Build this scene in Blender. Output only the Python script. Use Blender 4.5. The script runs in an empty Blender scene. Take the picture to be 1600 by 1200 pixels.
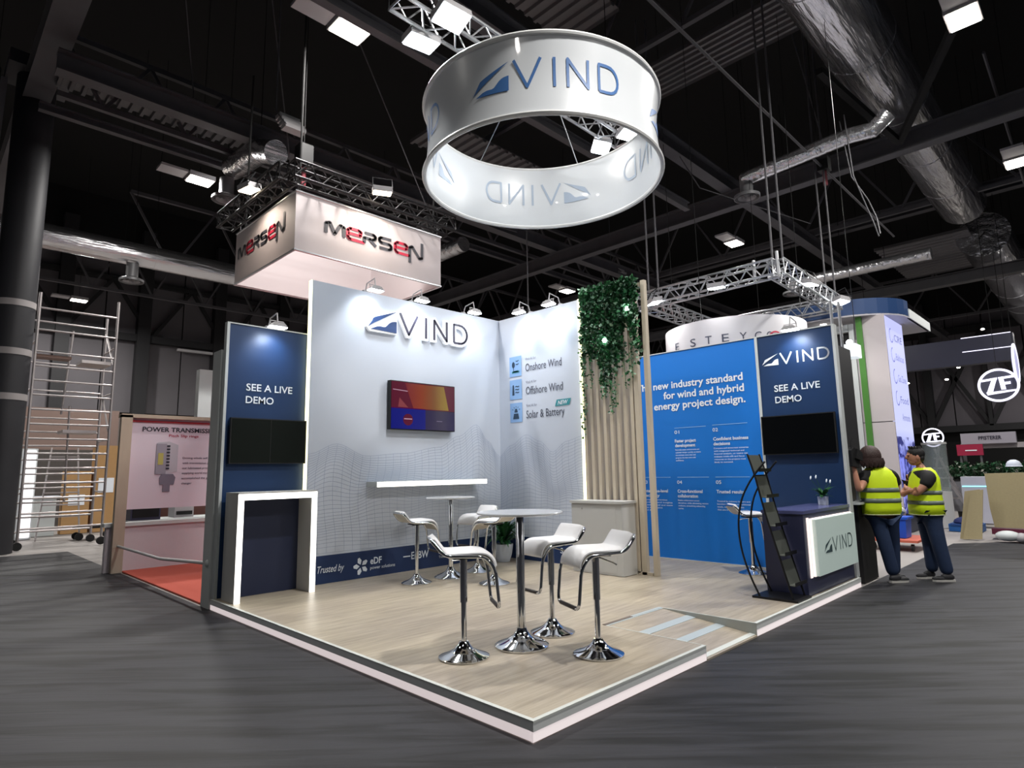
import bpy, bmesh, math, random
from mathutils import Vector, Matrix
random.seed(7)
PI = math.pi
C = bpy.context.scene.collection

# ------------------------------------------------------------------ camera
CAM = Vector((-2.6305, -2.5041, 1.504))
yaw, pitch, roll = -0.7861, 0.1430, -0.0172
cam = bpy.data.cameras.new('camera'); cam.sensor_width = 36; cam.lens = 948.59 / 1600 * 36
cam.clip_end = 300
co = bpy.data.objects.new('camera', cam); C.objects.link(co)
co.matrix_world = Matrix.Translation(CAM) @ Matrix.Rotation(yaw, 4, 'Z') @ Matrix.Rotation(PI/2 + pitch, 4, 'X') @ Matrix.Rotation(roll, 4, 'Z')
bpy.context.scene.camera = co
# ------------------------------------------------------------------ world / exposure
w = bpy.data.worlds.new('world'); bpy.context.scene.world = w; w.use_nodes = True
w.node_tree.nodes['Background'].inputs[0].default_value = (0.70, 0.78, 0.95, 1)
w.node_tree.nodes['Background'].inputs[1].default_value = 0.03
vs = bpy.context.scene.view_settings
vs.view_transform = 'Standard'; vs.look = 'None'; vs.gamma = 1; vs.exposure = 0.0; vs.use_curve_mapping = False

HALL = 430      # hall high bay light, W
FLOOD = 150     # flood lights on the ring truss, W
SPOT = 28       # arm spotlights on wall tops, W

# ------------------------------------------------------------------ materials
def lin(c):
    return tuple(((x/255)/12.92 if x/255 <= .04045 else ((x/255+.055)/1.055)**2.4) for x in c) + (1,)
MATS = {}
def mat(name, rgb, rough=.5, metal=0, emit=None, es=1, noise=0, nscale=8, bump=0, bscale=60, coat=0, alpha=None, trans=0, spec=None, stretch=None, bdist=.01):
    if name in MATS: return MATS[name]
    m = bpy.data.materials.new(name); m.use_nodes = True; nt = m.node_tree; b = nt.nodes['Principled BSDF']
    col = lin(rgb); b.inputs['Base Color'].default_value = col
    b.inputs['Roughness'].default_value = rough; b.inputs['Metallic'].default_value = metal
    if spec is not None: b.inputs['Specular IOR Level'].default_value = spec
    if coat: b.inputs['Coat Weight'].default_value = coat; b.inputs['Coat Roughness'].default_value = .04
    if trans: b.inputs['Transmission Weight'].default_value = trans
    if alpha is not None: b.inputs['Alpha'].default_value = alpha
    if emit: b.inputs['Emission Color'].default_value = lin(emit); b.inputs['Emission Strength'].default_value = es
    if noise or bump:
        tc = nt.nodes.new('ShaderNodeTexCoord'); mp = nt.nodes.new('ShaderNodeMapping'); nt.links.new(tc.outputs['Object'], mp.inputs[0])
        if stretch: mp.inputs['Scale'].default_value = stretch
        if noise:
            n = nt.nodes.new('ShaderNodeTexNoise'); n.inputs['Scale'].default_value = nscale; n.inputs['Detail'].default_value = 5
            nt.links.new(mp.outputs[0], n.inputs['Vector'])
            mx = nt.nodes.new('ShaderNodeMix'); mx.data_type = 'RGBA'
            mx.inputs[6].default_value = tuple(c*(1-noise) for c in col[:3])+(1,); mx.inputs[7].default_value = tuple(min(1, c*(1+noise)) for c in col[:3])+(1,)
            nt.links.new(n.outputs['Fac'], mx.inputs[0]); nt.links.new(mx.outputs[2], b.inputs['Base Color'])
        if bump:
            n2 = nt.nodes.new('ShaderNodeTexNoise'); n2.inputs['Scale'].default_value = bscale; n2.inputs['Detail'].default_value = 4
            nt.links.new(mp.outputs[0], n2.inputs['Vector'])
            bp = nt.nodes.new('ShaderNodeBump'); bp.inputs['Strength'].default_value = bump; bp.inputs['Distance'].default_value = bdist
            nt.links.new(n2.outputs['Fac'], bp.inputs['Height']); nt.links.new(bp.outputs[0], b.inputs['Normal'])
    MATS[name] = m; return m

def wood_floor():
    m = bpy.data.materials.new('oak_vinyl'); m.use_nodes = True; nt = m.node_tree; b = nt.nodes['Principled BSDF']; L = nt.links.new
    tc = nt.nodes.new('ShaderNodeTexCoord'); mp = nt.nodes.new('ShaderNodeMapping'); mp.inputs['Scale'].default_value = (.9, 9, 1); L(tc.outputs['Object'], mp.inputs[0])
    n = nt.nodes.new('ShaderNodeTexNoise'); n.inputs['Scale'].default_value = 2.6; n.inputs['Detail'].default_value = 7; n.inputs['Roughness'].default_value = .6; n.inputs['Distortion'].default_value = .25; L(mp.outputs[0], n.inputs['Vector'])
    cr = nt.nodes.new('ShaderNodeValToRGB'); e = cr.color_ramp.elements
    e[0].position = .30; e[0].color = lin((158, 147, 131)); e[1].position = .70; e[1].color = lin((194, 184, 167))
    x = e.new(.5); x.color = lin((179, 168, 150)); L(n.outputs['Fac'], cr.inputs[0])
    n3 = nt.nodes.new('ShaderNodeTexNoise'); n3.inputs['Scale'].default_value = .8; L(tc.outputs['Object'], n3.inputs['Vector'])
    mx = nt.nodes.new('ShaderNodeMix'); mx.data_type = 'RGBA'; mx.blend_type = 'MULTIPLY'; mx.inputs[0].default_value = .35
    cr2 = nt.nodes.new('ShaderNodeValToRGB'); cr2.color_ramp.elements[0].color = lin((205, 200, 215)); cr2.color_ramp.elements[0].position = .35
    cr2.color_ramp.elements[1].color = lin((255, 252, 240)); cr2.color_ramp.elements[1].position = .65; L(n3.outputs['Fac'], cr2.inputs[0])
    L(cr.outputs[0], mx.inputs[6]); L(cr2.outputs[0], mx.inputs[7])
    br = nt.nodes.new('ShaderNodeTexBrick'); br.inputs['Scale'].default_value = 1; br.inputs['Brick Width'].default_value = 1.22; br.inputs['Row Height'].default_value = .185
    br.inputs['Mortar Size'].default_value = .0012; br.inputs['Color1'].default_value = (1, 1, 1, 1); br.inputs['Color2'].default_value = (.93, .93, .92, 1); br.inputs['Mortar'].default_value = (.7, .68, .65, 1)
    L(tc.outputs['Object'], br.inputs['Vector'])
    m2 = nt.nodes.new('ShaderNodeMix'); m2.data_type = 'RGBA'; m2.blend_type = 'MULTIPLY'; m2.inputs[0].default_value = 1
    L(mx.outputs[2], m2.inputs[6]); L(br.outputs['Color'], m2.inputs[7]); L(m2.outputs[2], b.inputs['Base Color'])
    b.inputs['Roughness'].default_value = .38
    MATS['oak_vinyl'] = m; return m

def aisle_carpet():
    m = bpy.data.materials.new('aisle_vinyl'); m.use_nodes = True; nt = m.node_tree; b = nt.nodes['Principled BSDF']; L = nt.links.new
    tc = nt.nodes.new('ShaderNodeTexCoord'); mp = nt.nodes.new('ShaderNodeMapping'); mp.inputs['Scale'].default_value = (.45, 5, 1)
    m0 = nt.nodes.new('ShaderNodeMapping'); m0.inputs['Rotation'].default_value = (0, 0, PI/4); L(tc.outputs['Object'], m0.inputs[0]); L(m0.outputs[0], mp.inputs[0])
    n = nt.nodes.new('ShaderNodeTexNoise'); n.inputs['Scale'].default_value = 1.5; n.inputs['Detail'].default_value = 8; n.inputs['Distortion'].default_value = .6; n.inputs['Roughness'].default_value = .55; L(mp.outputs[0], n.inputs['Vector'])
    cr = nt.nodes.new('ShaderNodeValToRGB'); e = cr.color_ramp.elements
    e[0].position = .38; e[0].color = lin((15, 15, 17)); e[1].position = .55; e[1].color = lin((43, 43, 48)); L(n.outputs['Fac'], cr.inputs[0]); L(cr.outputs[0], b.inputs['Base Color'])
    w_ = nt.nodes.new('ShaderNodeTexWave'); w_.inputs['Scale'].default_value = .5; w_.inputs['Distortion'].default_value = 9; w_.inputs['Detail'].default_value = 3; w_.bands_direction = 'Y'; L(mp.outputs[0], w_.inputs['Vector'])
    bp = nt.nodes.new('ShaderNodeBump'); bp.inputs['Strength'].default_value = .35; bp.inputs['Distance'].default_value = .02; L(n.outputs['Fac'], bp.inputs['Height']); L(bp.outputs[0], b.inputs['Normal'])
    b.inputs['Roughness'].default_value = .62; b.inputs['Specular IOR Level'].default_value = .35
    MATS['aisle_vinyl'] = m; return m

WHITE = mat('white_print', (204, 211, 224), .55)
WFRAME = mat('white_frame', (200, 205, 205), .5)
NAVY = mat('navy_print', (20, 52, 94), .45, noise=.04, nscale=3)
NAVYB = mat('navy_band', (22, 48, 92), .5)
BLUE = mat('blue_print', (0, 114, 208), .5)
CHROME = mat('chrome', (215, 218, 222), .07, 1)
LEATH = mat('white_leatherette', (236, 236, 238), .38, bump=.05, bscale=150)
BEIGE = mat('beige_shell', (196, 190, 178), .45)
TEXTW = mat('white_lettering', (235, 242, 250), .5)
TEXTD = mat('dark_lettering', (70, 74, 92), .5)
LOGOB = mat('logo_blue', (58, 105, 165), .45)
LOGOD = mat('logo_slate', (62, 58, 78), .45)
LOGON = mat('logo_navy', (44, 72, 124), .45)
LEDW = mat('led_white', (255, 255, 255), .5, emit=(255, 250, 240), es=2.6)
LEDWARM = mat('led_warm', (255, 250, 220), .5, emit=(255, 246, 190), es=2.2)
LEDBASE = mat('led_plinth', (240, 236, 236), .5, emit=(255, 240, 240), es=.55)
LEDP = mat('led_pink', (255, 245, 240), .5, emit=(255, 236, 230), es=.85)
LENS = mat('lamp_lens', (255, 255, 255), .4, emit=(240, 248, 255), es=22)
LENSH = mat('hall_lens', (255, 255, 255), .4, emit=(255, 246, 232), es=14)
BLACK = mat('black_gloss', (8, 9, 10), .08, coat=.3)
BLACKM = mat('black_matte', (14, 14, 16), .6)
STEELB = mat('black_steel', (26, 26, 29), .4, .3)
ROOF = mat('dark_steel', (80, 79, 83), .6, noise=.25, nscale=2)
ROOFB = mat('roof_black', (10, 10, 11), .9)
ALU = mat('aluminium', (196, 198, 202), .3, .85)
ALUG = mat('scaffold_metal', (176, 170, 170), .38, .6)
DUCT = mat('spiral_duct', (205, 205, 208), .24, .9, bump=1.0, bscale=1.8, stretch=(.25, 2.2, 2.2), bdist=.08)
LIGHTG = mat('housing_grey', (170, 168, 170), .5)
GREY = mat('counter_white', (190, 190, 188), .5)
OAK = mat('slat_oak', (196, 184, 164), .55, noise=.10, nscale=5, stretch=(8, 8, .6))
DARKB = mat('counter_navy', (48, 52, 82), .35, noise=.05)
FASCIA = mat('fascia_grey', (226, 230, 230), .5, noise=.05, nscale=12)
CONC = mat('concrete', (150, 145, 142), .7, noise=.12, nscale=1.5)
RED = mat('red_carpet', (186, 84, 68), .9, bump=.2, bscale=120)
wood_floor(); aisle_carpet()

# ------------------------------------------------------------------ mesh builder
class MB:
    def __init__(s): s.v = []; s.f = []; s.m = []; s.cur = 0
    def add(s, vs, fs):
        o = len(s.v); s.v += [Vector(v) for v in vs]
        for f in fs: s.f.append([i+o for i in f]); s.m.append(s.cur)
        return s
    def box(s, a, b):
        x0, y0, z0 = [min(a[i], b[i]) for i in range(3)]; x1, y1, z1 = [max(a[i], b[i]) for i in range(3)]
        return s.add([(x0,y0,z0),(x1,y0,z0),(x1,y1,z0),(x0,y1,z0),(x0,y0,z1),(x1,y0,z1),(x1,y1,z1),(x0,y1,z1)],
                     [(0,3,2,1),(4,5,6,7),(0,1,5,4),(1,2,6,5),(2,3,7,6),(3,0,4,7)])
    def bar(s, p, q, wd=.05, h=None, up=(0,0,1)):
        p, q = Vector(p), Vector(q); h = h or wd; d = (q-p).normalized(); u = Vector(up)
        if abs(d.dot(u)) > .98: u = Vector((1,0,0))
        r = d.cross(u).normalized()*wd/2; u = r.cross(d).normalized()*h/2
        return s.add([p-r-u,p+r-u,p+r+u,p-r+u,q-r-u,q+r-u,q+r+u,q-r+u],[(0,1,2,3),(7,6,5,4),(0,4,5,1),(1,5,6,2),(2,6,7,3),(3,7,4,0)])
    def tube(s, pts, r, n=8, closed=False, caps=True):
        pts = [Vector(p) for p in pts]; N = len(pts); rr = r if isinstance(r, (list, tuple)) else [r]*N
        rings = []; prev = None
        for i, p in enumerate(pts):
            a = pts[(i-1) % N] if (closed or i) else p; b = pts[(i+1) % N] if (closed or i < N-1) else p
            d = (b-a).normalized()
            if prev is None:
                u = Vector((0,0,1)) if abs(d.z) < .9 else Vector((1,0,0)); u = (u-d*u.dot(d)).normalized()
            else: u = (prev-d*prev.dot(d)).normalized()
            prev = u; w_ = d.cross(u)
            rings.append([p+(u*math.cos(2*PI*k/n)+w_*math.sin(2*PI*k/n))*rr[i] for k in range(n)])
        vs = [v for ring in rings for v in ring]; fs = []
        for i in range(N if closed else N-1):
            j = (i+1) % N
            for k in range(n): fs.append((i*n+k, i*n+(k+1) % n, j*n+(k+1) % n, j*n+k))
        if not closed and caps: fs += [tuple(range(n))[::-1], tuple((N-1)*n+k for k in range(n))]
        return s.add(vs, fs)
    def cyl(s, p, q, r, n=16): return s.tube([p, q], r, n)
    def lathe(s, prof, n=32, o=(0,0,0), cap=True):
        o = Vector(o); vs = []; fs = []
        for (r, z) in prof:
            for k in range(n): vs.append(o+Vector((r*math.cos(2*PI*k/n), r*math.sin(2*PI*k/n), z)))
        for i in range(len(prof)-1):
            for k in range(n): fs.append((i*n+k, i*n+(k+1) % n, (i+1)*n+(k+1) % n, (i+1)*n+k))
        if cap: fs += [tuple(range(n))[::-1], tuple((len(prof)-1)*n+k for k in range(n))]
        return s.add(vs, fs)
    def ell(s, c, r, n=12, m=8, rot=None):
        c = Vector(c); vs = []; fs = []
        for i in range(m+1):
            t = PI*i/m
            for k in range(n):
                v = Vector((r[0]*math.sin(t)*math.cos(2*PI*k/n), r[1]*math.sin(t)*math.sin(2*PI*k/n), r[2]*math.cos(t)))
                if rot: v = rot @ v
                vs.append(c+v)
        for i in range(m):
            for k in range(n): fs.append((i*n+k, (i+1)*n+k, (i+1)*n+(k+1) % n, i*n+(k+1) % n))
        return s.add(vs, fs)
    def prism(s, pts, f0, f1):
        n = len(pts); return s.add([f0(*p) for p in pts]+[f1(*p) for p in pts], [tuple(range(n))[::-1], tuple(range(n, 2*n))]+[(i, (i+1) % n, n+(i+1) % n, n+i) for i in range(n)])
    def build(s, name, material, parent=None, smooth=False, world=True, loc=None, kind=None, mods=None, wobble=None):
        me = bpy.data.meshes.new(name); off = Vector((0,0,0))
        if world and parent is not None:
            p = parent
            while p is not None: off += p.location; p = p.parent
        if loc is not None: off = Vector(loc)
        me.from_pydata([tuple(v-off) for v in s.v], [], s.f)
        ms = material if isinstance(material, (list, tuple)) else [material]
        for m_ in ms: me.materials.append(m_)
        if len(ms) > 1: me.polygons.foreach_set('material_index', s.m)
        bm = bmesh.new(); bm.from_mesh(me); bmesh.ops.recalc_face_normals(bm, faces=bm.faces); bm.to_mesh(me); bm.free()
        if smooth:
            me.polygons.foreach_set('use_smooth', [True]*len(me.polygons))
            try: me.set_sharp_from_angle(angle=math.radians(40))
            except Exception: pass
        o = bpy.data.objects.new(name, me); C.objects.link(o)
        if loc is not None: o.location = loc
        if parent is not None: o.parent = parent
        if kind: o['kind'] = kind
        return o

def tag(o, label, cat, group=None, kind=None):
    if label: o['label'] = label
    if cat: o['category'] = cat
    if group: o['group'] = group
    if kind: o['kind'] = kind
    return o
def thing(name, label, cat, loc=(0,0,0), rotz=0, group=None):
    o = bpy.data.objects.new(name, None); C.objects.link(o); o.location = loc; o.rotation_euler = (0,0,rotz); o.empty_display_size = .1
    return tag(o, label, cat, group)
def copy_tree(o, parent=None):
    c = o.copy(); C.objects.link(c)
    if parent is not None: c.parent = parent
    for ch in list(o.children): copy_tree(ch, c)
    return c
def dup(o, loc, rotz, label, group=None):
    c = copy_tree(o); c.location = loc; c.rotation_euler = (0,0,rotz); c['label'] = label
    if group: c['group'] = group
    return c
def light(name, typ, loc, parent, energy, color=(1,1,1), size=.2, size_y=None, target=None, angle=120, blend=.8):
    l = bpy.data.lights.new(name, typ); l.energy = energy; l.color = color
    if typ == 'AREA':
        l.size = size
        if size_y: l.shape = 'RECTANGLE'; l.size_y = size_y
    elif typ == 'SPOT': l.spot_size = math.radians(angle); l.spot_blend = blend; l.shadow_soft_size = size
    else: l.shadow_soft_size = size
    o = bpy.data.objects.new(name, l); C.objects.link(o)
    off = Vector((0,0,0)); p = parent
    while p is not None: off += p.location; p = p.parent
    o.location = Vector(loc)-off
    if parent is not None: o.parent = parent
    if target is not None:
        d = Vector(target)-Vector(loc); o.rotation_euler = d.to_track_quat('-Z', 'Y').to_euler()
    return o

# ------------------------------------------------------------------ lettering
_dg = bpy.context.evaluated_depsgraph_get
def text_mesh(s, bold=0, shear=0):
    cu = bpy.data.curves.new('t', 'FONT'); cu.body = s; cu.size = 1; cu.offset = bold; cu.shear = shear; cu.resolution_u = 3
    o = bpy.data.objects.new('t', cu); C.objects.link(o); bpy.context.view_layer.update()
    me = bpy.data.meshes.new_from_object(o.evaluated_get(_dg())); vs = [v.co.copy() for v in me.vertices]; fs = [tuple(p.vertices) for p in me.polygons]
    bpy.data.objects.remove(o); bpy.data.curves.remove(cu); bpy.data.meshes.remove(me)
    return vs, fs
_cap = text_mesh('H')[0]; CAPH = max(v.y for v in _cap)-min(v.y for v in _cap)
def text(mb, s, fmap, x0, x1, y, cap, bold=0, shear=0):
    """string s between x0 and x1 (x1 None: natural width), baseline y, cap height cap, in the print's own plane"""
    vs, fs = text_mesh(s, bold, shear)
    if not vs: return
    a = min(v.x for v in vs); b = max(v.x for v in vs); sy = cap/CAPH; sx = sy if x1 is None else (x1-x0)/(b-a)
    mb.add([fmap(x0+(v.x-a)*sx, y+v.y*sy) for v in vs], fs)
def ribbon(mb, pts, wd, fmap, rnd=True):
    P = [Vector((p[0], p[1])) for p in pts]
    for i in range(len(P)-1):
        d = P[i+1]-P[i]
        if d.length < 1e-6: continue
        n = Vector((-d.y, d.x)).normalized()*wd/2
        q = [P[i]-n, P[i+1]-n, P[i+1]+n, P[i]+n]; mb.add([fmap(a.x, a.y) for a in q], [(0,1,2,3)])
    if rnd:
        for p in P[1:-1]: mb.add([fmap(p.x+wd/2*math.cos(2*PI*k/10), p.y+wd/2*math.sin(2*PI*k/10)) for k in range(10)], [tuple(range(10))])
def poly(mb, pts, fmap): mb.add([fmap(*p) for p in pts], [tuple(range(len(pts)))])
EMB_U = [(1.48,1.0),(.36,.60),(.25,.53),(.2,.40),(0,.12),(.30,.32),(.55,.46)]
EMB_L = [(.13,.03),(.44,.17),(.62,.2),(.80,.19),(.9,.22),(1.0,.32),(1.1,.42),(1.22,.49),(1.35,.52),(1.47,.53),(1.47,0)]
DARC = [(4.83,.04),(4.83,.96),(5.15,.96)]+[(5.20+.47*math.sin(t*PI/10), .5+.46*math.cos(t*PI/10)) for t in range(1, 10)]+[(5.15,.04),(4.83,.04)]
VIND = {'V': [(1.66,1),(2.15,.04),(2.64,1)], 'I': [(3.13,0),(3.13,1)], 'N': [(3.62,0),(3.62,.96),(4.38,.04),(4.38,1)], 'D': DARC}
def vind_flat(m, parent, fmap, x, y, h, wd=.105, subdiv=1, xs=1.0, label=None):
    """the logo as parts: two emblem pieces and four letters"""
    g = lambda a, b: fmap(x+a*h*xs, y+b*h)
    def out(mb, nm):
        o = mb.build(nm, m, parent)
        if label: o['label'] = label
    def fine(pts, n):
        o_ = []
        for i in range(len(pts)-1):
            for k in range(n): o_.append(((pts[i][0]*(n-k)+pts[i+1][0]*k)/n, (pts[i][1]*(n-k)+pts[i+1][1]*k)/n))
        return o_+[pts[-1]]
    f = lambda P, t: next((P[i][1]+(P[i+1][1]-P[i][1])*(t-P[i][0])/max(1e-6, P[i+1][0]-P[i][0]) for i in range(len(P)-1) if P[i][0] <= t <= P[i+1][0]+1e-9), P[-1][1])
    for which in (0, 1):
        mb = MB()
        if subdiv == 1: poly(mb, EMB_L if which else EMB_U, g)
        else:                                           # strips so that the print follows a curved wall
            if which: top = EMB_L[:-1]; bot = [(.13,.03),(1.47,0)]
            else: top = [(0,.12),(.2,.40),(.25,.53),(.36,.60),(1.48,1.0)]; bot = [(0,.12),(.30,.32),(.55,.46),(1.48,1.0)]
            a, b = top[0][0], top[-1][0]; N = 14; q_ = [a+(b-a)*i/N for i in range(N+1)]
            for i in range(N): mb.add([g(q_[i], f(bot, q_[i])), g(q_[i+1], f(bot, q_[i+1])), g(q_[i+1], f(top, q_[i+1])), g(q_[i], f(top, q_[i]))], [(0,1,2,3)])
        out(mb, 'emblem')
    for k in 'VIND': mb = MB(); ribbon(mb, fine(VIND[k], subdiv), wd, g); out(mb, 'letter')
def MX(y, off=-.004): return lambda a, b: Vector((a, y+off, b))              # wall facing -y, reads along +x
def MYn(x, off=-.004): return lambda a, b: Vector((x+off, -a, b))            # wall facing -x, reads along -y  (a = -y)

HP = .1181; YV = 4.938; XR = 4.517; HV = 4.10; YT = 5.026; HT = 3.37; XB = 5.961; W = 5.995; D = 5.05

# ================================================================== SETTING: hall shell
def floor_poly(name, pts, z0, z1, m, label=None, kind='structure', cat=None):
    mb = MB(); mb.prism(pts, lambda a, b: (a, b, z0), lambda a, b: (a, b, z1)); o = mb.build(name, m)
    if kind: o['kind'] = kind
    if label: tag(o, label, cat)
    return o
floor_poly('floor', [(-30,-25),(46,-25),(46,33),(-30,33)], -.12, -.012, CONC)
ais = floor_poly('aisle_carpet', [(-22,-20),(11.75,-20),(11.75,0),(0,0),(0,13.4),(-.1,13.42),(-22,14.2)], -.010, .0, MATS['aisle_vinyl'], kind=None)
tag(ais, 'dark charcoal aisle flooring with rippled streaks around the stand', 'carpet')
a2 = floor_poly('aisle_carpet', [(11.75,-20),(34,-20),(34,-1.0),(12.9,-1.0),(11.75,-.02)], -.010, -.001, MATS['aisle_vinyl'], kind=None)
tag(a2, 'dark grey aisle flooring under the chipboard sheets at far right', 'carpet')

# back-left hall wall at y = 32: every cladding panel its own piece
PAN = mat('hall_panel', (96, 93, 97), .8, noise=.12, nscale=.8)
PANB = mat('hall_panel_low', (160, 142, 134), .8, noise=.10, nscale=.8)
wl = MB().box((-30, 32.15, 0), (46, 32.4, 16)).build('wall_back', ROOFB, kind='structure')
for i in range(34):
    x = -14.0+1.75*i+.3
    for z0, z1, m in ((.05, 4.6, PANB), (4.7, 8.35, PAN), (8.6, 12.5, PAN)):
        if x > 22 and z0 > 8: continue
        MB().box((x+.03, 32.05, z0), (x+1.72, 32.16, z1)).build('wall_panel', m, wl, world=True)
mbx = MB()
for x in (-6.5, 2.1, 5.4, 9.0, 12.6, 16.2, 19.8): mbx.box((x-.28, 31.5, 0), (x+.28, 32.0, 14))
mbx.box((-20, 31.6, 8.25), (40, 32.0, 8.6)); mbx.box((-20, 31.7, 11.2), (40, 32.0, 11.4))
for i in range(10):
    x = -8.6+i*3.6
    mbx.bar((x, 31.8, 8.5), (x+1.8, 31.8, 11.3), .16); mbx.bar((x+3.6, 31.8, 8.5), (x+1.8, 31.8, 11.3), .16)
mbx.build('steel_frame', mat('frame_black', (30, 30, 33), .7), wl)
MB().box((7.0, 31.55, 8.0), (12.2, 31.75, 8.12)).build('light_rail', mat('rail_white', (190, 188, 190), .5), wl)
wr = MB().box((45.15, -25, 0), (45.4, 33, 16)).build('wall_right', ROOFB, kind='structure')
for i in range(26):
    y = -16+1.9*i
    MB().box((45.05, y+.03, 3.9), (45.16, y+1.86, 11)).build('wall_panel', mat('hall_panel_far', (100, 96, 102), .8, noise=.1, nscale=.6), wr)
mbx = MB(); mbx.box((44.5, -22, 3.5), (45, 33, 3.9)); mbx.box((44.6, -22, 9.8), (45, 33, 10.2))
for i in range(8):
    y = -12.2+i*6.1; mbx.box((44.4, y-.2, 0), (44.9, y+.2, 12)); mbx.bar((44.7, y, 3.8), (44.7, y+3.05, 9.9), .2); mbx.bar((44.7, y+6.1, 3.8), (44.7, y+3.05, 9.9), .2)
    mbx.bar((44.7, y, 9.9), (44.7, y+3.05, 3.8), .2); mbx.bar((44.7, y+6.1, 9.9), (44.7, y+3.05, 3.8), .2); mbx.box((44.5, y+2.95, 3.8), (44.8, y+3.15, 10))
mbx.build('steel_frame', MATS['frame_black'], wr)
MB().box((-30, -25, 15.5), (46, 33, 15.8)).build('ceiling', ROOFB, kind='structure')

# ================================================================== ROOF STEEL
def truss2d(name, p, q, h, nb, label, m=ROOF, th=.12, web=.07, kind=None):
    """flat roof truss from p to q (top chord at p.z, bottom chord h lower)"""
    t = thing(name, label, 'truss', p); p, q = Vector(p), Vector(q)
    MB().bar(p, q, th).build('top_chord', m, t); dz = Vector((0,0,h)); MB().bar(p-dz, q-dz, th).build('bottom_chord', m, t)
    mb = MB()
    for i in range(nb):
        a = p.lerp(q, i/nb); b = p.lerp(q, (i+.5)/nb); c = p.lerp(q, (i+1)/nb)
        mb.bar(a, b-dz, web); mb.bar(b-dz, c, web)
    mb.build('web_bracing', m, t); return t
def beam(name, p, q, wd, h, label, m=ROOF, flange=True):
    t = thing(name, label, 'beam', p); p, q = Vector(p), Vector(q); up = Vector((0,0,h/2))
    if flange:
        MB().bar(p+up, q+up, wd, .03).build('flange', m, t); MB().bar(p-up, q-up, wd, .03).build('flange', m, t); MB().bar(p, q, .03, h).build('web', m, t)
    else: MB().bar(p, q, wd, h).build('web', m, t)
    return t
beam('roof_beam', (13.49, -16, 9.05), (13.49, 31, 9.05), .30, .46, 'long dark roof beam crossing behind the round hanging banner to the upper right')
beam('roof_beam', (-1.2, 11.2, 9.5), (40, 11.2, 9.5), .32, .4, 'dark roof beam passing above the red lettered box sign')
beam('roof_beam', (-1.2, 4.65, 9.5), (44, 4.65, 9.5), .32, .4, 'dark roof beam running behind the right edge of the round banner')
beam('roof_beam', (-1.2, 13.4, 9.6), (30, 13.4, 9.6), .16, .16, 'thin roof purlin carrying the lamps at upper left')
beam('roof_beam', (-1.2, 31, 10.3), (-1.2, -4, 10.3), .5, .6, 'broad dark girder above the thick column at far left')
beam('roof_beam', (25.05, -16, 8.45), (25.05, 31, 8.45), .35, .4, 'most distant crossing roof beam at the right')
beam('roof_beam', (22, -16, 10.5), (22, 31, 10.5), .3, .4, 'dark roof beam beyond the long crossing beam')
truss2d('roof_truss', (-1, 12.6, 11.0), (26, 12.6, 11.0), 1.4, 16, 'roof truss with slanting web bars behind the red lettered box sign')
truss2d('roof_truss', (2, 20, 11.0), (40, 20, 11.0), 2.4, 14, 'far roof truss seen above the printed white back wall')
truss2d('roof_truss', (8.5, 12, 13), (8.5, -8, 13), 2.0, 8, 'roof truss beyond the top of the round banner')
truss2d('roof_truss', (20, 31, 12.4), (20, -12, 12.4), 2.6, 14, 'wide roof truss below the ceiling at the centre right')
truss2d('roof_truss', (34, 31, 11.2), (34, -12, 11.2), 2.4, 14, 'most distant roof truss above the right hall wall')
truss2d('roof_truss', (-1, 27, 11.6), (30, 27, 11.6), 2.2, 14, 'roof truss nearest the back hall wall at left')
# corrugated roof strips
def corr(name, x0, x1, y0, y1, z, label, along='x', n=12):
    mb = MB(); span = (y1-y0) if along == 'x' else (x1-x0); st = span/n
    for i in range(n):
        a = (y0 if along == 'x' else x0)+i*st
        if along == 'x': mb.prism([(a,z),(a+st*.3,z),(a+st*.4,z+.07),(a+st*.9,z+.07),(a+st,z),(a+st,z+.1),(a,z+.1)], lambda p, q: (x0,p,q), lambda p, q: (x1,p,q))
        else: mb.prism([(a,z),(a+st*.3,z),(a+st*.4,z+.07),(a+st*.9,z+.07),(a+st,z),(a+st,z+.1),(a,z+.1)], lambda p, q: (p,y0,q), lambda p, q: (p,y1,q))
    o = mb.build(name, mat('corrugated_sheet', (110, 108, 110), .45, .5)); return tag(o, label, 'roof sheet')
t = thing('roof_brace', 'dark slanting roof braces meeting in front of the huge round duct', 'truss', (11.5, -.3, 8.95))
for q in ((9.61, -1.36, 9.2), (9.5, .9, 9.22)): MB().bar((13.2, .39, 8.95), q, .13).build('brace', ROOFB, t)
corr('corrugated_sheet', 9.2, 10.5, -1.6, 5.2, 11.0, 'ribbed grey roof sheet between the round banner and the big duct', 'y', 7)
corr('corrugated_sheet', -1.0, 4.0, 11.5, 12.9, 9.9, 'ribbed roof sheet strip running from the column at upper left', 'y', 22)
corr('corrugated_sheet', 6.2, 10.6, 8.6, 10.0, 10.2, 'ribbed roof sheet behind the red lettered box sign', 'y', 16)
corr('corrugated_sheet', 5.2, 8.2, 4.6, 6.2, 12.0, 'ribbed roof sheet just above the round banner', 'y', 10)
corr('corrugated_sheet', 23, 28, 0.5, 3.4, 9.6, 'far ribbed roof sheet at the right', 'y', 14)

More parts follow.
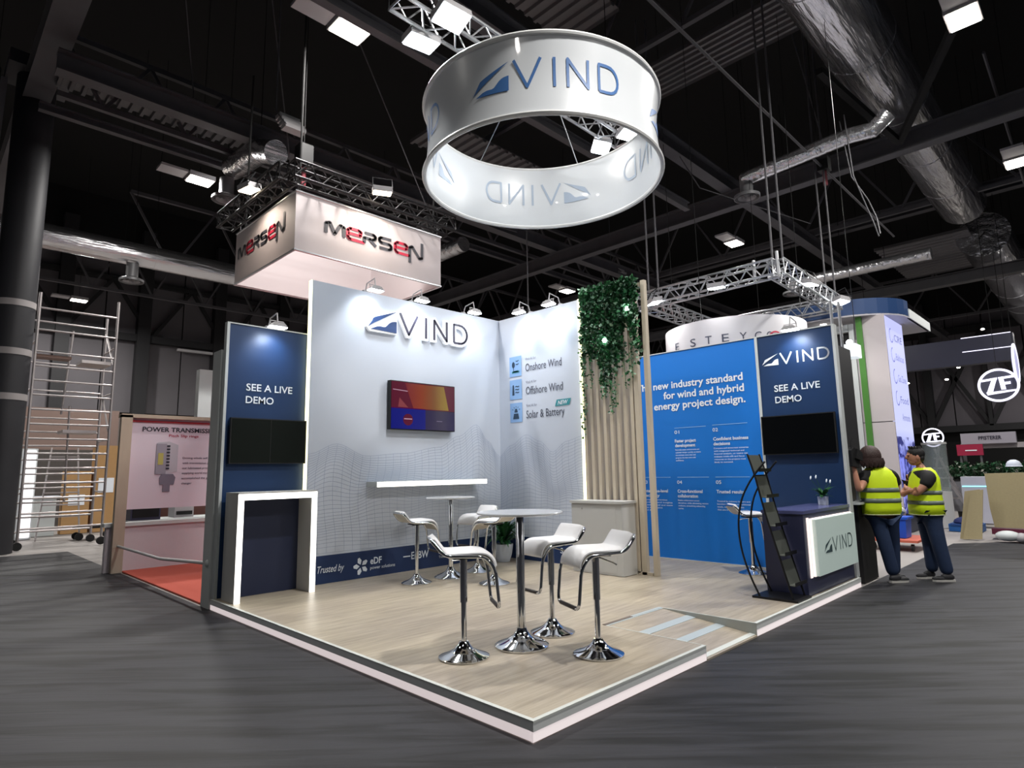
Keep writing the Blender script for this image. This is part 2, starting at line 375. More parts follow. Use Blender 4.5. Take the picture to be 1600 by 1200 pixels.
# ducts
def duct(name, pts, r, label, n=24, seams=6):
    t = thing(name, label, 'duct', pts[0]); MB().tube(pts, r, n).build('pipe', DUCT, t, smooth=True)
    for i in range(1, seams+1):
        p = Vector(pts[0]).lerp(Vector(pts[-1]), i/(seams+1)) if len(pts) == 2 else Vector(pts[min(i, len(pts)-2)])
        d = (Vector(pts[-1])-Vector(pts[0])).normalized()
        MB().tube([p-d*.03, p+d*.03], r*1.02, n).build('seam_ring', DUCT, t, smooth=True)
        if len(pts) == 2 or i == 1: MB().tube([p+Vector((0,0,r*.9)), (p.x, p.y, 15.5)], .01, 5).build('hanger', ROOFB, t)
    return t
duct('air_duct', [(2, .36, 10.0), (21.5, .36, 10.0)], .66, 'huge shiny round air duct at upper right')
duct('air_duct', [(-6, 18.9, 8.5), (24, 18.9, 8.5)], .36, 'long round air duct above the scaffold at left')
duct('air_duct', [(11.3, 3.3, 8.45), (11.3, 1.6, 8.55), (11.32, .95, 8.6), (11.35, .5, 8.55), (11.38, .2, 8.8)], .17, 'small bent branch duct beside the huge duct', seams=1)
duct('air_duct', [(20.5, 5.2, 8.3), (20.5, 1.2, 8.3)], .2, 'far straight branch duct at right above the curved booth roof', seams=2)
duct('air_duct', [(24, .2, 9.6), (40, .2, 9.6)], .8, 'far dark continuation of the round duct near the right edge', seams=3)
duct('air_duct', [(2.7, 12.8, 9.3), (2.75, 11.2, 9.15), (2.8, 10.4, 8.8)], .28, 'bent branch duct above the box sign lamps at left', seams=1)
duct('air_duct', [(9.6, 14.2, 8.8), (9.6, 11.8, 8.8)], .25, 'short branch duct under the round banner at centre', seams=1)
def diffuser(loc, r, label):
    t = thing('air_diffuser', label, 'air vent', loc); x, y, z = loc
    MB().lathe([(r*.5, .55), (r*.5, .12), (r, .04), (r, -.03), (r*.95, -.03), (r*.85, .03)], 24, loc, cap=False).build('cone', mat('vent_grey', (120, 120, 122), .5, .3), t, smooth=True)
    MB().tube([(x, y, z+.5), (x, y, 15.5)], .008, 5).build('hanger', ROOFB, t)
    for k in (.7, .45, .2): MB().lathe([(r*k, -.02), (r*k*.8, .06)], 24, loc, cap=False).build('ring', LIGHTG, t, smooth=True)
diffuser((11.3, 3.25, 7.98), .30, 'round ceiling air vent on the small bent duct at upper right')
diffuser((2.6, 12.85, 8.45), .34, 'round air vent beside the lamps above the box sign')
diffuser((1.95, 18.8, 7.6), .34, 'round air vent hanging under the long duct at left')
diffuser((20.4, 5.5, 7.9), .42, 'far round air vent at right above the truss square')

# hall lights
def hall_light(loc, label, group='high bay lamps in rows under the hall roof', on=True, en=None):
    t = thing('hall_light', label, 'ceiling light', loc, 0, group); x, y, z = loc
    MB().box((x-.30, y-.24, z+.02), (x+.30, y+.24, z+.14)).build('housing', LIGHTG, t)
    MB().box((x-.27, y-.21, z), (x+.27, y+.21, z+.02)).build('diffuser', LENSH if on else LIGHTG, t)
    MB().box((x-.95, y-.22, z+.06), (x-.34, y+.22, z+.12)).build('driver_plate', LIGHTG, t)
    MB().tube([(x, y, z+.14), (x, y, 15.5)], .008, 5).build('hanger', ROOFB, t)
    if on: light('bulb', 'AREA', (x, y, z-.02), t, en or HALL, (1, .97, .93), .55, .42, target=(x, y, 0))
HL = [((2.15, 13.46, 9), 'lit high bay lamp at upper left beside the girder, nearest of that row'),
      ((2.15, 20.96, 9), 'lit high bay lamp hanging in front of the long round duct at left'),
      ((2.1, 28.2, 9), 'small distant lit lamp seen through the scaffold top'),
      ((2.15, 6.05, 9), 'lit high bay lamp at top centre, left of the two truss floodlights'),
      ((9.5, -1.4, 9), 'lit high bay lamp at the upper right corner'),
      ((16.7, -1.4, 9), 'lit high bay lamp at the right edge, lower than the corner one'),
      ((16.7, 6.04, 9), 'lit high bay lamp above the truss square with white drum'),
      ((16.7, 13.4, 9), 'lit high bay lamp just left of the ivy top'),
      ((9.5, 20.96, 9), 'distant lit high bay lamp behind the box sign'),
      ]
for l, s in HL: hall_light(l, s)
for l, s, e in [((2.15, -1.4, 9), 'high bay lamp over the aisle right of the stand, outside the picture', 1.0), ((-5.2, -1.4, 9), 'high bay lamp behind the viewer, outside the picture', .2), ((-5.2, 6.05, 9), 'high bay lamp over the left aisle, outside the picture', .12),
             ((9.5, -8.8, 9), 'high bay lamp far to the right of the stand, outside the picture', 1), ((2.15, -8.8, 9), 'high bay lamp behind and right of the viewer, outside the picture', .9), ((31.3, -1.4, 9), 'added unseen high bay lamp brightening the far right end of the hall', 1.6),
             ((38.6, -3.4, 9), 'added unseen high bay lamp brightening the right hall wall', 1.6), ((-5.2, 20.96, 9), 'added unseen high bay lamp beyond the thick column, brightening the back hall wall', 1), ((-5.2, 28.2, 9), 'added unseen high bay lamp close to the back hall wall, brightening it', 1)]:  # lamps labelled added: out of view, put in to brighten the dark hall walls
    hall_light(l, s, en=HALL*e)
# grey louvre packs
def louvre(loc, label):
    t = thing('louvre_lamp', label, 'ceiling light', loc); x, y, z = loc
    for k in range(4): MB().box((x-.22, y-.13+k*.10, z+.12*k), (x+.22, y+.10+k*.10, z+.12*k+.09)).build('reflector', LIGHTG, t)
    MB().tube([(x-.25, y-.2, z), (x-.25, y+.3, z+.5), (x-.25, y+.3, 15.5)], .015, 6).build('rail', ROOF, t)
louvre((2.55, 9.0, 8.6), 'stack of four grey unlit reflectors left of the round banner')
louvre((17.5, 11.2, 9.4), 'small far stack of grey unlit reflectors above the ivy')

# thin rods & cables
def cable(pts, label, r=.018, name='suspension_cable', cat='cable', m=ROOF, group=None, n=6):
    o = MB().tube(pts, r, n).build(name, m, loc=pts[0], smooth=True); return tag(o, label, cat, group)
cable([(3.5, 1.78, 8.5), (18.5, 1.78, 8.5)], 'long straight conduit crossing right of the round banner', .028, 'conduit', 'pipe', mat('conduit_grey', (84, 83, 86), .5, .3))
cable([(11.9, -1.42, 9.6), (20, -1.42, 8.7)], 'thin conduit linking the two lamps at the right edge', .03, 'conduit', 'pipe', MATS['conduit_grey'])
for (p, q, s) in [((-.2, 8.5, 13.5), (1.9, 13.0, 9.8), 'stay wire at upper left reaching down to the girder'),
                  ((.8, 7.5, 14), (3.2, 10.5, 8.6), 'stay wire crossing the black roof left of the lamps'),
                  ((3.2, 10.5, 8.6), (9.8, 9.6, 8.6), 'level stay wire above the box sign'),
                  ((1.1, 6.8, 12.5), (5.6, 8.4, 7.6), 'stay wire running down to the hoist over the box sign'),
                  ((2.4, 6.2, 10.8), (5.2, 4.8, 9.2), 'stay wire meeting the left side of the round banner'),
                  ((5.6, 8.4, 7.6), (8.2, 6.6, 8.6), 'short stay wire rising behind the banner from the hoist'),
                  ((9.0, 5.0, 11), (11.2, 4.4, 8.6), 'stay wire right of the round banner'),
                  ((11.2, 4.4, 8.6), (15.5, 3.2, 8.5), 'slack stay wire towards the small duct vent'),
                  ((11.4, 2.0, 12), (12.2, 1.7, 9.0), 'stay wire below the ribbed roof sheet')]:
    cable([p, q], s, .014)
for (x, y, z0, z1, s) in [(8.6, 1.75, 5.3, 13, 'left chain pair lifting the near corner of the truss square'), (8.75, 1.62, 5.3, 13, 'right cable lifting the near corner of the truss square'),
                          (8.7, 4.5, 5.2, 12, 'cable lifting the truss square behind the ivy'), (8.85, 4.35, 5.2, 12, 'second cable behind the ivy top'),
                          (12.0, 1.9, 5.3, 12, 'cable lifting the far right corner of the truss square'), (12.12, 1.75, 5.3, 12, 'second cable at the far right corner of the truss square'),
                          (1.75, 6.9, 6.3, 10, 'dark hoist cable over the near corner of the box sign'), (4.6, 6.9, 6.3, 8.6, 'dark hoist cable over the right end of the box sign'), (1.75, 9.2, 6.3, 9.6, 'dark hoist cable over the left end of the box sign'),
                          (9.9, 9.3, 3, 9.4, 'thin vertical cable left of the ivy')]:
    cable([(x, y, z0), (x+.02, y, z1)], s, .02, m=ROOFB if x < 6 else ROOF)
cable([(11.1, .95, 9), (11.15, .9, 7.6), (11.3, .8, 7.1), (11.5, .7, 6.6), (11.6, .65, 6.3)], 'loose dangling cable with a curled end right of the truss square', .014)
cable([(11.3, 1.1, 9), (11.4, 1.0, 7.7), (11.7, .8, 7.2), (11.8, .7, 6.8), (11.6, .62, 6.35)], 'second loose dangling cable beside the curled one', .014)
def hoist(loc, label):
    t = thing('chain_hoist', label, 'hoist', loc); x, y, z = loc
    MB().box((x-.12, y-.12, z), (x+.12, y+.12, z+.4)).build('motor', BLACKM, t); MB().tube([(x, y, z+.4), (x, y, 15.5)], .008, 5).build('chain', ROOFB, t)
    MB().tube([(x, y, z), (x, y, z-.35)], .05, 8).build('hook_block', mat('red_hook', (120, 40, 50), .5), t)
hoist((1.95, 7.2, 6.9), 'dark chain hoist above the near corner of the box sign'); hoist((5.6, 8.4, 7.0), 'chain hoist hanging behind the box sign')
hoist((5.6, 3.2, 8.4), 'red chain hoist above the right rim of the round banner'); hoist((12.2, 1.75, 8.4), 'small red hoist near the small bent duct')

# ================================================================== thick column at far left
t = thing('hall_column', 'thick dark round column with pale bands at far left', 'column', (-1.19, 14.23, 0))
MB().cyl((-1.19, 14.23, 0), (-1.19, 14.23, 10.6), .37, 40).build('shaft', mat('column_black', (34, 34, 39), .6, noise=.15, nscale=2), t, smooth=True)
for z in (5.28, 4.22, 3.25): MB().cyl((-1.19, 14.23, z-.07), (-1.19, 14.23, z+.07), .378, 40).build('band', mat('band_grey', (150, 145, 145), .5), t, smooth=True)
MB().box((-1.75, 13.7, 10.6), (-.6, 14.8, 10.9)).build('cap_plate', ROOF, t)
t = thing('hall_column', 'second dark pipe column just behind the banded one', 'column', (-2.1, 15.0, 0))
MB().cyl((-2.1, 15.0, 0), (-2.1, 15.0, 11), .3, 28).build('shaft', MATS['column_black'], t, smooth=True)
MB().bar((-1.8, 14.6, 7.0), (-1.75, 14.6, 10.6), .12).build('drain_pipe', LIGHTG, t)

# ================================================================== scaffold
t = thing('scaffold_tower', 'tall aluminium scaffold tower beside the thick column', 'scaffold', (0, 14.85, 0))
for (x, y, h) in ((-.74, 14.4, 5.7), (.78, 14.4, 5.75), (-.74, 15.3, 5.5), (.74, 15.3, 5.5)):
    MB().cyl((x, y, .15), (x, y, h), .028, 10).build('upright', ALUG, t, smooth=True)
z = .45; k = 0
while z < 5.8:
    MB().cyl((-.74, 14.4, z), (.78, 14.4, z), .022, 8).build('rung', ALUG, t, smooth=True)
    if k % 2 == 0 or z < 3: MB().cyl((-.74, 15.3, z-.12), (.74, 15.3, z-.12), .02, 8).build('rung', ALUG, t, smooth=True)
    z += .325 if z < 4.2 else .5; k += 1
for z in (1.2, 2.4, 3.5, 4.6):
    for x in (-.74, .76): MB().cyl((x, 14.4, z), (x, 15.3, z), .02, 8).build('rung', ALUG, t, smooth=True)
for (p, q) in (((.76, 14.4, 4.2), (.74, 15.3, 5.1)), ((.76, 14.4, 2.6), (.74, 15.3, 3.6)), ((-.1, 14.9, 3.0), (.0, 14.9, 5.0)), ((.1, 14.9, 1.0), (.05, 14.9, 3.2))):
    MB().cyl(p, q, .022, 8).build('brace', ALUG, t, smooth=True)
MB().box((.15, 14.5, 4.2), (.74, 15.2, 4.27)).build('platform_board', ALUG, t); MB().box((-.7, 14.5, 4.25), (-.05, 14.9, 4.31)).build('platform_board', mat('ply_brown', (120, 95, 85), .6), t)
MB().box((-.1, 14.5, 2.55), (.55, 15.2, 2.62)).build('platform_board', ALUG, t)
for (x, y) in ((-.74, 14.4), (.78, 14.4), (-.74, 15.3), (.74, 15.3)): MB().tube([(x, y-.03, .09), (x, y+.03, .09)], .09, 14).build('castor', BLACKM, t, smooth=True)
t = thing('step_ladder', 'grey stepladder standing behind the scaffold tower', 'ladder', (.3, 16.6, 0))
for (x0, x1) in ((-.15, .05), (.75, .6)): MB().bar((x0, 16.6, 0), (x1, 16.8, 2.3), .05, .03).build('rail', ALUG, t)
for k in range(7): MB().box((-.13+.025*k, 16.6, .3*k+.25), (.74-.02*k, 16.72, .3*k+.28)).build('step', ALUG, t)
# things behind the scaffold
o = MB().box((-.8, 24.0, 2.3), (3.0, 24.2, 4.0)).build('stand_fascia', mat('fascia_brown', (122, 102, 94), .7, noise=.05), loc=(0, 24, 2.3)); tag(o, 'brownish raised fascia of a far booth behind the scaffold', 'sign')
o = MB().box((-1.0, 24.2, .0), (3.1, 24.4, 3.9)).build('stand_wall', mat('part_grey2', (110, 104, 102), .7), loc=(0, 24.2, 0)); tag(o, 'grey far booth wall under the brownish fascia', 'wall panel')
o = MB().box((-.4, 20.6, .0), (1.9, 20.8, 2.4)).build('stand_partition', mat('part_grey', (92, 88, 86), .7, noise=.1), loc=(0, 20.6, 0)); tag(o, 'dark grey partition wall behind the scaffold', 'wall panel')
t = thing('light_box', 'glowing white upright light box seen through the scaffold at left', 'light box', (-.45, 17.4, 0))
MB().box((-.74, 17.4, 0), (-.52, 17.6, 2.25)).build('body', WFRAME, t); MB().box((-.42, 17.38, .05), (-.18, 17.42, 2.25)).build('panel', mat('box_glow', (255, 255, 255), .5, emit=(248, 244, 250), es=1.3), t); MB().box((-.46, 17.43, 0), (-.14, 17.6, 2.3)).build('frame', WFRAME, t)
for (x, z, h, s) in ((.62, .0, 1.72, 'tan cardboard box stack behind the scaffold, left part'), (1.30, .0, 2.45, 'tall tan cardboard sheet behind the scaffold, right part')):
    t = thing('cardboard_box', s, 'box', (x, 18.4, 0)); MB().box((x, 18.4, z), (x+.62, 18.8, h)).build('carton', mat('cardboard', (176, 138, 92), .8, noise=.08), t)
    MB().box((x+.12, 18.385, h*.45), (x+.5, 18.4, h*.62)).build('label_sheet', TEXTW, t)
for (x, s, n) in ((-.25, 'white counter with sloping top behind the scaffold', 1.0),):
    t = thing('counter', s, 'counter', (x, 18.2, 0)); MB().box((x, 18.2, 0), (x+.7, 18.7, n)).build('body', WFRAME, t); MB().box((x-.06, 18.14, n), (x+.8, 18.76, n+.05)).build('top', WHITE, t)
t = thing('hand_trolley', 'low trolley with wheels on the concrete behind the scaffold', 'trolley', (.9, 16.0, 0))
MB().box((.55, 15.8, .28), (1.35, 16.4, .34)).build('deck', STEELB, t)
for (x, y) in ((.62, 15.9), (1.28, 15.9), (.62, 16.3), (1.28, 16.3)): MB().tube([(x, y-.02, .09), (x, y+.02, .09)], .09, 12).build('wheel', BLACKM, t, smooth=True)

# ================================================================== red neighbour booth (left)
o = MB().box((0.05, 5.06, -.008), (5.9, 9.4, .012)).build('red_carpet', RED, loc=(0.05, 5.06, 0)); tag(o, 'bright red carpet of the neighbouring booth at left', 'carpet')
t = thing('poster_panel', 'white poster panel with a machine picture at left', 'sign', (0, 9.2, 0))
MB().box((-.05, 9.2, .99), (2.9, 9.26, 2.50)).build('board', mat('poster_pink', (214, 200, 212), .6), t)
MB().box((-.06, 9.17, 2.44), (2.9, 9.2, 2.465)).build('red_line', mat('red_line', (190, 30, 50), .5), t)
f = MX(9.2, -.006); mb = MB(); text(mb, 'POWER TRANSMISSION', f, .21, 1.47, 2.285, .075, .022); mb.build('lettering', mat('ink_black', (35, 30, 48), .5), t)
mb = MB(); text(mb, 'Pitch Slip rings', f, .62, 1.10, 2.20, .045, .014); mb.build('lettering', mat('ink_red', (170, 50, 75), .5), t)
mb = MB()
for i, s in enumerate(['Driving whole self the', 'with transmission plus', 'our lubricated process', 'supplying world motion', 'accomplished the gear', 'changer']): text(mb, s, f, .86, (1.36 if i < 5 else 1.03), 1.82-.088*i, .034, .012)
mb.build('lettering', mat('ink_grey', (95, 85, 105), .5), t)
mb = MB(); mb.box((.44, 9.185, 1.56), (.60, 9.195, 2.08)); mb.build('picture', mat('pic_grey', (150, 145, 158), .5), t)
mb = MB(); mb.prism([(.60,1.56),(.78,1.60),(.78,2.06),(.63,2.12),(.46,2.10),(.44,2.08),(.6,2.08)], lambda a, b: (a, 9.192, b), lambda a, b: (a, 9.199, b)); mb.build('picture', mat('pic_light', (186, 182, 192), .5), t)
mb = MB(); mb.box((.47, 9.18, 1.72), (.55, 9.186, 1.92)); mb.build('picture', mat('pic_yellow', (180, 170, 90), .5), t)
mb = MB(); mb.prism([(.52,1.38),(.74,1.38),(.76,1.5),(.72,1.56),(.54,1.56),(.51,1.5)], lambda a, b: (a, 9.187, b), lambda a, b: (a, 9.199, b)); mb.box((.57, 9.187, 1.26), (.68, 9.199, 1.38)); mb.build('picture', mat('pic_mid', (118, 112, 128), .5), t)
mb = MB()
for k in range(8): MB().box((.60, 9.18, 1.64+k*.055), (.65, 9.19, 1.67+k*.055)).build('picture_slot', MATS['ink_black'], t)

t = thing('wooden_post', 'beige wooden post at the corner of the red carpet booth', 'post', (-.1, 9.1, 0))
MB().box((-.13, 9.08, 0), (.03, 9.2, 2.54)).build('post', mat('post_beige', (176, 160, 142), .6, noise=.08, nscale=3, stretch=(6,6,1)), t); MB().box((-.13, 9.08, 2.5), (2.9, 9.3, 2.56)).build('top_rail', MATS['post_beige'], t)
t = thing('half_wall', 'low white half wall under the machine poster', 'partition', (0, 9.2, 0))
MB().box((-.2, 9.22, 0), (2.9, 9.34, .72)).build('panel', mat('halfwall_white', (206, 196, 202), .6, noise=.04, nscale=40), t); MB().box((-.24, 9.18, .72), (2.94, 9.38, .78)).build('cap', WFRAME, t)
t = thing('rail_tube', 'white barrier tube from the wooden post to the white end panel', 'rail', (0, 7, 0))
MB().tube([(-.05, 9.15, .42), (0.0, 7, .40), (.02, 5.2, .50)], .022, 8).build('tube', mat('tube_white', (190, 188, 190), .4), t, smooth=True); MB().ell((.02, 5.2, .5), (.05, .05, .05)).build('joint', WFRAME, t, smooth=True)
MB().cyl((-.05, 9.15, 0), (-.05, 9.15, .44), .02, 8).build('foot', WFRAME, t)
for (x, y, wd, h, z0, m, s, nm) in ((.45, 10.6, .5, .34, .72, (70, 70, 95), 'dark grey machine on the table behind the half wall', 'machine'), (1.25, 10.8, .35, .2, .72, (190, 188, 190), 'white office unit behind the half wall', 'printer')):
    t = thing(nm, s, 'machine', (x, y, 0)); MB().box((x, y, z0), (x+wd, y+.4, z0+h)).build('body', mat('mach%d' % m[0], m, .5), t)
    MB().box((x+.03, y-.02, z0+.05), (x+wd-.03, y, z0+h-.08)).build('front_panel', BLACKM, t)
o = MB().box((.4, 10.5, .66), (2.9, 11.3, .72)).box((.4, 10.5, 0), (.46, 11.3, .66)).box((2.84, 10.5, 0), (2.9, 11.3, .66)).build('table', WFRAME, loc=(0, 10.5, 0)); tag(o, 'long white table top behind the half wall', 'table')
o = MB().box((.9, 12.0, 0), (2.6, 12.4, 1.2)).build('cabinet', mat('cab_brown', (88, 52, 44), .6), loc=(.9, 12, .5)); tag(o, 'dark brown cabinet front behind the half wall', 'cabinet')
o = MB().box((.0, 5.10, 0), (.12, 5.36, 3.03)).build('end_panel', WFRAME, loc=(0, 5.1, 0)); tag(o, 'tall narrow white end panel behind the left navy demo tower', 'wall panel')
t = thing('raised_sign', 'white raised fascia panel left of the navy demo tower', 'sign', (2.2, 11, 2.7)); MB().box((1.63, 11.0, 2.70), (3.0, 11.2, 3.74)).build('panel', WFRAME, t)

# MERSEN box sign
t = thing('hanging_box_sign', 'square white hanging box sign with red and grey lettering', 'hanging sign', (3.18, 8.1, 5.2))
FAB = mat('sign_fabric', (206, 196, 197), .6)
x0, x1, y0, y1, z0, z1 = 1.65, 4.71, 6.8, 9.37, 5.2, 6.23
MB().box((x0, y0, z0), (x1, y0+.04, z1)).build('fabric_side', FAB, t); MB().box((x0, y1-.04, z0), (x1, y1, z1)).build('fabric_side', FAB, t)
MB().box((x0, y0+.04, z0), (x0+.04, y1-.04, z1)).build('fabric_side', FAB, t); MB().box((x1-.04, y0+.04, z0), (x1, y1-.04, z1)).build('fabric_side', FAB, t)
mb = MB()
for z in (z0, z1): mb.tube([(x0,y0,z),(x1,y0,z),(x1,y1,z),(x0,y1,z)], .022, 6, closed=True)
mb.build('frame', ALU, t)
LET = {'M': ([(0,0),(0,.8),(.25,.9),(.62,.1),(1.0,.9),(1.25,.8),(1.25,0)], 0), 'e': ([(1.55,.5),(2.45,.5),(2.5,.8),(2.35,.92),(1.7,.92),(1.52,.75),(1.52,.2),(1.68,.03),(2.75,.03)], 1),
       'R': ([(2.75,.03),(2.75,.5),(3.45,.5),(3.6,.62),(3.6,.8),(3.45,.92),(2.75,.92)], 0), 'r2': ([(3.1,.5),(3.65,0)], 0), 'S': ([(4.85,.92),(4.05,.92),(3.9,.8),(3.9,.62),(4.05,.5),(4.7,.5),(4.85,.38),(4.85,.15),(4.7,.03),(3.9,.03)], 0),
       'e2': ([(5.2,.5),(6.1,.5),(6.15,.8),(6.0,.92),(5.35,.92),(5.17,.75),(5.17,.2),(5.33,.03),(6.4,.03)], 1), 'N': ([(6.4,-.55),(6.4,.8),(6.6,.92),(7.25,.0),(7.45,.1),(7.45,1.45)], 0)}
def mersen(fm, x, y, h, ww):      # ww: full width
    g = lambda a, b: fm(x+a*ww/7.5, y+b*h)
    for k, (p, c) in LET.items():
        if k == 'r2': continue
        mb = MB(); ribbon(mb, p, .235, g)
        if k == 'R': ribbon(mb, LET['r2'][0], .235, g)
        mb.build('letter', mat('mersen_red', (205, 42, 72), .5) if c else mat('mersen_grey', (72, 72, 80), .5), t)
mersen(MX(y0, -.012), 2.20, 5.64, .225, 2.05); mersen(MYn(x0, -.012), -9.2, 5.66, .225, 2.0)
ib = mat('interior_glow', (255, 215, 215), .6)
for x in (x0+.05, x1-.05):
    for y in (y0+.05, y1-.05): MB().tube([(x, y, z1), (x, y, 6.45)], .01, 5).build('hanging_wire', ROOF, t)
light('carpet_bounce_fill', 'AREA', (3.2, 8.1, 4.5), t, 13, (1, .76, .74), 2.4, 2.0, target=(3.2, 8.1, 8))  # added pink fill, imitates red carpet light bounced up into the box
def box_truss(name, p, q, s, label, m=ALU, seg=.5, group=None):
    """square lattice truss between p and q, horizontal"""
    t = thing(name, label, 'truss', p, 0, group); p, q = Vector(p), Vector(q); d = (q-p).normalized(); r = Vector((-d.y, d.x, 0))*s/2; u = Vector((0,0,s/2))
    cor = [r+u, r-u, -r-u, -r+u]
    for c_ in cor: MB().tube([p+c_, q+c_], .024, 8).build('chord', m, t, smooth=True)
    n = max(2, round((q-p).length/seg)); mb = MB()
    for f_ in range(4):
        a, b = cor[f_], cor[(f_+1) % 4]
        for i in range(n):
            P0 = p.lerp(q, i/n); P1 = p.lerp(q, (i+.5)/n); P2 = p.lerp(q, (i+1)/n)
            mb.tube([P0+a, P1+b], .012, 5, caps=False); mb.tube([P1+b, P2+a], .012, 5, caps=False)
    o = mb.build('lattice', m, t, smooth=True); o['kind'] = 'stuff'
    for P0 in (p, q): MB().tube([P0+c_ for c_ in cor], .018, 6, closed=True).build('end_frame', m, t, smooth=True)
    return t
DT = mat('dark_truss', (44, 43, 45), .5, .5)
box_truss('lattice_truss', (1.5, 6.7, 6.5), (4.9, 6.7, 6.5), .29, 'dark lattice truss along the front top of the box sign', DT)
box_truss('lattice_truss', (1.5, 6.8, 6.5), (1.5, 9.6, 6.5), .29, 'dark lattice truss along the left top of the box sign', DT)
box_truss('lattice_truss', (4.8, 6.9, 6.5), (4.8, 9.4, 6.5), .29, 'dark lattice truss along the right end of the box sign', DT)
def flood(loc, tgt, label, en, col=(.93, .97, 1), group=None, s=.17, lens=LENS, ang=150):
    t = thing('flood_light', label, 'floodlight', loc, 0, group); x, y, z = loc; d = (Vector(tgt)-Vector(loc)).normalized()
    r = d.cross(Vector((0,0,1)));  r = Vector((1,0,0)) if r.length < .1 else r.normalized(); u = r.cross(d)
    c_ = Vector(loc); q = [c_-r*s-u*s*.75, c_+r*s-u*s*.75, c_+r*s+u*s*.75, c_-r*s+u*s*.75]
    MB().add([v-d*.09 for v in q]+[v for v in q], [(0,1,2,3),(4,5,6,7),(0,1,5,4),(1,2,6,5),(2,3,7,6),(3,0,4,7)]).build('housing', LIGHTG, t)
    MB().add([c_+(v-c_)*.9+d*.004 for v in q]+[c_+(v-c_)*.9+d*.016 for v in q], [(0,1,2,3),(4,5,6,7),(0,1,5,4),(1,2,6,5),(2,3,7,6),(3,0,4,7)]).build('lens', lens, t)
    MB().tube([q[0]-d*.05, c_-r*s-d*.05+Vector((0,0,.22)), c_+r*s-d*.05+Vector((0,0,.22)), q[1]-d*.05], .01, 5).build('yoke', STEELB, t)
    if en: light('bulb', 'SPOT', c_+d*.05, t, en, col, .12, target=tgt, angle=ang, blend=.6)
WARML = mat('lamp_lens_warm', (255, 255, 255), .4, emit=(255, 236, 205), es=14)
flood((1.25, 7.77, 6.45), (1.42, 7.8, 5.0), 'warm floodlight lighting the left face of the box sign', 70, (1, .86, .72), lens=WARML)
flood((3.0, 6.3, 6.45), (3.1, 6.5, 5.0), 'warm floodlight above the front face of the box sign', 70, (1, .86, .72), lens=WARML)

# ================================================================== round hanging banner
RC = (2.873, 2.379); RR = 1.5; ZB = 5.19; ZT = 6.113
t = thing('round_banner', 'large white ring shaped hanging banner over the stand', 'hanging sign', (RC[0], RC[1], ZB))
prof = []
for i in range(15):
    s = i/14; prof.append((RR-.045*math.sin(PI*s)-.0, ZB+(ZT-ZB)*s))
n = 128; mb = MB()
pr_ = [(r, z) for r, z in prof]+[(r-.02, z) for r, z in reversed(prof)]
mb.lathe([(r, z) for r, z in pr_]+[pr_[0]], n, (RC[0], RC[1], 0), cap=False)
BAN = mat('banner_fabric', (214, 218, 222), .30, coat=.35)
mb.build('fabric', BAN, t, smooth=True)
for z in (ZB, ZT): MB().tube([(RC[0]+1.5*math.cos(2*PI*k/96), RC[1]+1.5*math.sin(2*PI*k/96), z) for k in range(96)], .03, 8, closed=True).build('rim_tube', mat('rim_white', (225, 226, 226), .35), t, smooth=True)
def rad(z): return RR-.045*math.sin(PI*(z-ZB)/(ZT-ZB))
for k in range(4):
    a0 = math.radians(-168.5+90*k)
    def fm(x, z, o=.006): a = a0+x/1.5; r = rad(z)+o; return Vector((RC[0]+r*math.cos(a), RC[1]+r*math.sin(a), z))
    vind_flat(LOGOB, t, fm, 0, 5.51, .335, .105, 6, .905)
    def fi(x, z): return fm(x, z, -.026)
    vind_flat(mat('show_through', (168, 182, 200), .5), t, fi, 0, 5.51, .335, .105, 6, .905, 'faint mirrored print showing through the inside')
for k in range(6):
    a = 2*PI*k/6+.35; MB().tube([(RC[0]+1.5*math.cos(a), RC[1]+1.5*math.sin(a), ZT), (RC[0]+.9*math.cos(a), RC[1]+.35*math.sin(a)+.3, 6.8)], .008, 5).build('hanging_wire', ALU, t)
box_truss('lattice_truss', (.9, 2.78, 6.98), (5.35, 2.78, 6.98), .30, 'bright lattice truss passing over the round banner with floodlights')
TF = [((1.47, 3.08, 6.78), 'left floodlight of the truss above the banner'), ((1.48, 2.50, 6.78), 'right floodlight at the near end of the truss above the banner'),
      ((5.10, 3.04, 6.78), 'left of two floodlights seen through the ring banner'), ((5.12, 2.46, 6.78), 'right of two floodlights seen through the ring banner')]
TG = [(1.6, 3.8, 0), (1.3, .8, 0), (3.9, 4.2, 0), (4.6, 1.0, 0)]
for (l, s), g in zip(TF, TG): flood(l, g, s, FLOOD, s=.2)
beam('roof_beam', (-2, 5.2, 8.6), (12, 5.2, 8.6), .16, .2, 'dark roof beam left of the truss floodlights at top centre')

